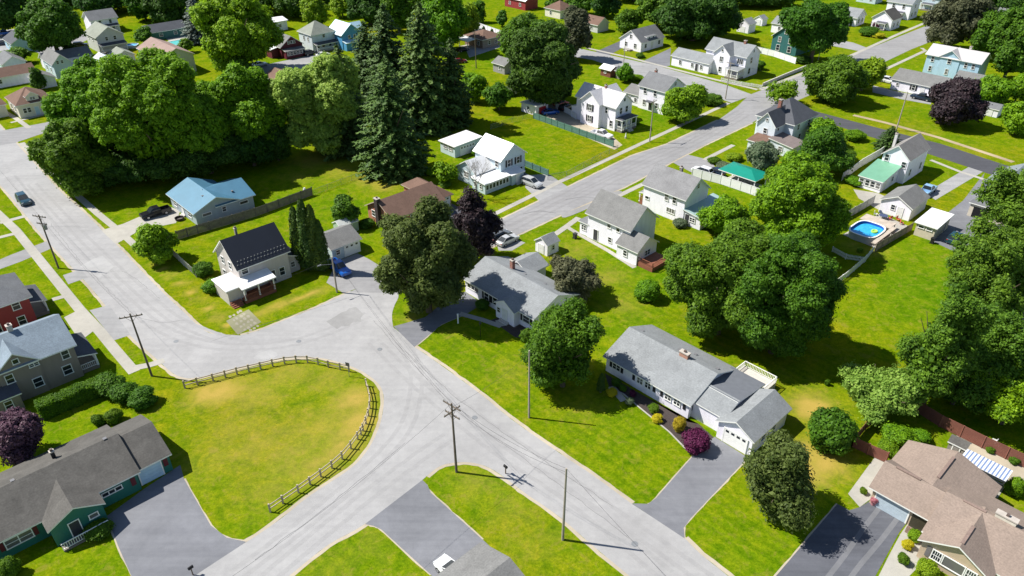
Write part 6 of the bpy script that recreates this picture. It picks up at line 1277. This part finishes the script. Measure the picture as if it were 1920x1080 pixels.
for i in range(20):
    t0, t1_ = 6.2832*i/20, 6.2832*(i+1)/20; fl.tube((math.cos(t0)*.62, math.sin(t0)*.42, .0), (math.cos(t1_)*.62, math.sin(t1_)*.42, .0), .17, n=8, caps=False)
fl.add([(math.cos(6.2832*i/20)*.6, math.sin(6.2832*i/20)*.4, .0) for i in range(20)], [tuple(range(20))])
tag(fl.build('pool_float', flat('lime vinyl', (.35, .7, .12), .35), None, (pc[0]+1.3, pc[1]-.2, .9), .9), 'lime green ring float on the blue pool', 'pool float')
pool('swimming_pool', 'turquoise pool with pale surround in the upper left', at(340, 80), 43.5, 6.4, 3.4, .25, flat('pale pool wall', (.5, .65, .66), .5), (flat('turquoise water', (.12, .5, .5), .1), .18))
pool('paddling_pool', 'small round blue paddling pool behind the pinkish brown roof', at(248, 88), 0, 1.9, 1.9, .7, flat('blue vinyl wall', (.12, .38, .7), .4), (flat('light blue water', (.15, .45, .75), .1), .55))
def chair(px, py, yaw, mat, label, z=0.0):
    root = tag(empty('garden_chair', (*at(px, py), z), yaw), label, 'chair', 'garden furniture')
    m = MB(); m.box(-.28, .28, -.28, .28, .38, .43); m.build('seat', mat, root); m = MB(); m.box(-.28, .28, .26, .31, .43, .95); m.build('backrest', mat, root)
    for sx in (-1, 1):
        for sy in (-1, 1): m = MB(); m.box(sx*.25-.025, sx*.25+.025, sy*.25-.025, sy*.25+.025, 0, .38); m.build('leg', mat, root)
def table(px, py, r, mat, label, umb=None):
    root = tag(empty('garden_table', at(px, py)), label, 'table', 'garden furniture'); m = MB(); m.tube((0, 0, .68), (0, 0, .73), r, n=20); m.build('tabletop', mat, root)
    for i in range(4): m = MB(); a = i*1.57+.78; m.tube((math.cos(a)*r*.7, math.sin(a)*r*.7, 0), (math.cos(a)*r*.6, math.sin(a)*r*.6, .68), .03, n=6); m.build('leg', IRON, root)
CORAL = flat('coral red plastic', (.5, .09, .06), .5); DKB = flat('dark blue fabric', (.05, .07, .14), .7)
for px, py, yw, mt, lb in ((1683, 414, 30, CORAL, 'coral red garden chair beside the pool garage, left one'), (1690, 421, 80, CORAL, 'coral red garden chair nearest the pool fence'), (1668, 412, 200, CORAL, 'single coral garden chair in front of the garage wall'), (1651, 402, 120, DKB, 'dark blue garden chair at the garage left corner'), (1641, 404, 60, WHITE, 'white garden chair by the pool steps'), (1870, 838, 40, WHITE, 'white garden chair near the long brown fence'), (1862, 832, 140, WHITE, 'second white garden chair facing the first by the brown fence'), (1910, 972, 100, WHITE, 'white garden chair behind the tan ranch')): chair(px, py, yw, mt, lb)
table(1655, 410, .8, DKB, 'dark blue round table at the garage wall'); table(1866, 843, .5, WHITE, 'small round white table by the brown fence')
for px, py, lb, s_ in ((1576, 382, 'white upturned boat on the small lawn left of the pool garage', 1.0),):
    root = tag(empty('boat', at(px, py), 100), lb, 'boat'); m = MB(); loft(m, [(-1.7, .02, .5, .55, .25), (-.8, .02, .66, .68, .3), (.8, .02, .62, .6, .25), (1.8, .02, .3, .12, .05)]); m.build('hull', P_WHT, root); m = MB(); m.bar((-1.6, 0, .5), (1.7, 0, .3), .06, .16); m.build('keel', flat('grey keel strip', (.3, .3, .3)), root)
# signs, lamp posts and small street things
def sign(px, py, label, col, yaw, h=2.1, wd=.6, hh=.6, name='street_sign'):
    root = tag(empty(name, at(px, py), yaw), label, 'sign'); m = MB(); m.tube((0, 0, 0), (0, 0, h), .035, n=8); m.build('post', IRON, root); m = MB(); m.box(-wd/2, wd/2, -.05, -.02, h-hh, h); m.build('panel', col, root)
sign(655, 706, 'dark street sign on a thin post at the top of the oval lawn', flat('dark sign back', (.09, .09, .1), .5), -20, 2.4)
root = tag(empty('lamp_post', at(901, 632)), 'black yard lamp post on the lawn before the first ranch', 'lamp post'); m = MB(); m.tube((0, 0, 0), (0, 0, 2.1), .05, n=8); m.build('post', P_BLK, root); m = MB(); m.tube((0, 0, 2.1), (0, 0, 2.5), .12, .17, 8); m.tube((0, 0, 2.5), (0, 0, 2.68), .2, .03, 8); m.build('lantern', P_BLK, root)
root = tag(empty('fence_post', at(859, 606)), 'white square gate post beside the first ranch drive', 'post'); m = MB(); m.box(-.1, .1, -.1, .1, 0, 1.6); m.build('post', WHITE, root); m = MB(); m.box(-.14, .14, -.14, .14, 1.6, 1.68); m.build('cap', WHITE, root)
def mailbox(px, py, label, yaw):
    root = tag(empty('mailbox', at(px, py), yaw), label, 'mailbox', 'roadside mailboxes'); m = MB(); m.box(-.05, .05, -.05, .05, 0, 1.0); m.build('post', POLE, root); m = MB(); m.box(-.11, .11, -.26, .26, 1.0, 1.2); m.tube((0, -.26, 1.2), (0, .26, 1.2), .11, n=12); m.build('box', flat('black mailbox paint', (.015, .015, .017), .7), root)
mailbox(948, 888, 'black mailbox on the road edge near the three arm pole', 43); mailbox(362, 1078, 'black mailbox at the mouth of the lower left drive', -40)
root = tag(empty('fire_pit', at(337, 412)), 'dark round iron fire pit beside the blue roofed house', 'fire pit'); m = MB(); n = 16
m.tube((0, 0, 0), (0, 0, .5), .75, .85, 18, caps=False); m.build('ring', flat('rusty iron', (.05, .035, .03), .8), root); m = MB(); m.tube((0, 0, .02), (0, 0, .1), .7, n=14); m.build('ash', flat('ash', (.1, .09, .085), .95), root)
root = tag(empty('grill', at(572, 362)), 'white garden grill at the corner of the dark board fence', 'grill'); m = MB(); m.tube((0, 0, .7), (0, 0, 1.15), .35, .2, 12); m.build('bowl', P_WHT, root)
for i in range(3): m = MB(); a = i*2.1; m.tube((math.cos(a)*.4, math.sin(a)*.4, 0), (math.cos(a)*.15, math.sin(a)*.15, .7), .03, n=6); m.build('leg', IRON, root)
def bin_(px, py, mat, label):
    root = tag(empty('rubbish_bin', at(px, py), 43), label, 'bin', 'rubbish bins'); m = MB(); loft(m, [(-.3, .06, .98, .26, .3), (.3, .06, .98, .26, .3)]); m.build('body', mat, root); m = MB(); m.box(-.36, .36, -.34, .34, .985, 1.06); m.build('lid', mat, root)
    for s_ in (-1, 1): m = MB(); m.tube((-.3, s_*.26, .1), (-.3, s_*.34, .1), .1, n=10); m.build('wheel', TYRE, root)
bin_(1747, 456, flat('black bin plastic', (.015, .015, .018), .5), 'black rubbish bin at the corner of the flat roofed shed'); bin_(1706, 408, flat('dark blue bin plastic', (.03, .05, .1), .5), 'dark blue bin at the pool garage wall'); bin_(1078, 447, flat('dark grey bin plastic', (.04, .04, .045), .5), 'dark grey bin at the porch of the two storey house')
root = tag(empty('flower_pot', at(1637, 946)), 'pink potted flowers beside the lower right garage door', 'flower pot'); m = MB(); m.tube((0, 0, 0), (0, 0, .5), .25, .34, 12); m.build('pot', flat('rose pot', (.45, .2, .22), .7), root)
o = link('flowers', proto(('shrub', 0))[0], root, (0, 0, .4)); o.scale = (.42, .42, .42); o.material_slots[0].link = 'OBJECT'; o.material_slots[0].material = foliage('pink petals', (.5, .12, .2), (.75, .4, .45))
root = tag(empty('garden_statue', at(1173, 259)), 'small white garden statue on the victorian lawn', 'statue'); m = MB(); m.tube((0, 0, 0), (0, 0, .35), .28, .22, 10); m.build('pedestal', CONC, root); m = MB(); m.tube((0, 0, .35), (0, 0, 1.0), .2, .11, 10); m.tube((0, 0, 1.0), (0, 0, 1.25), .1, .09, 10); m.build('figure', WHITE, root)
bpy.context.view_layer.update()
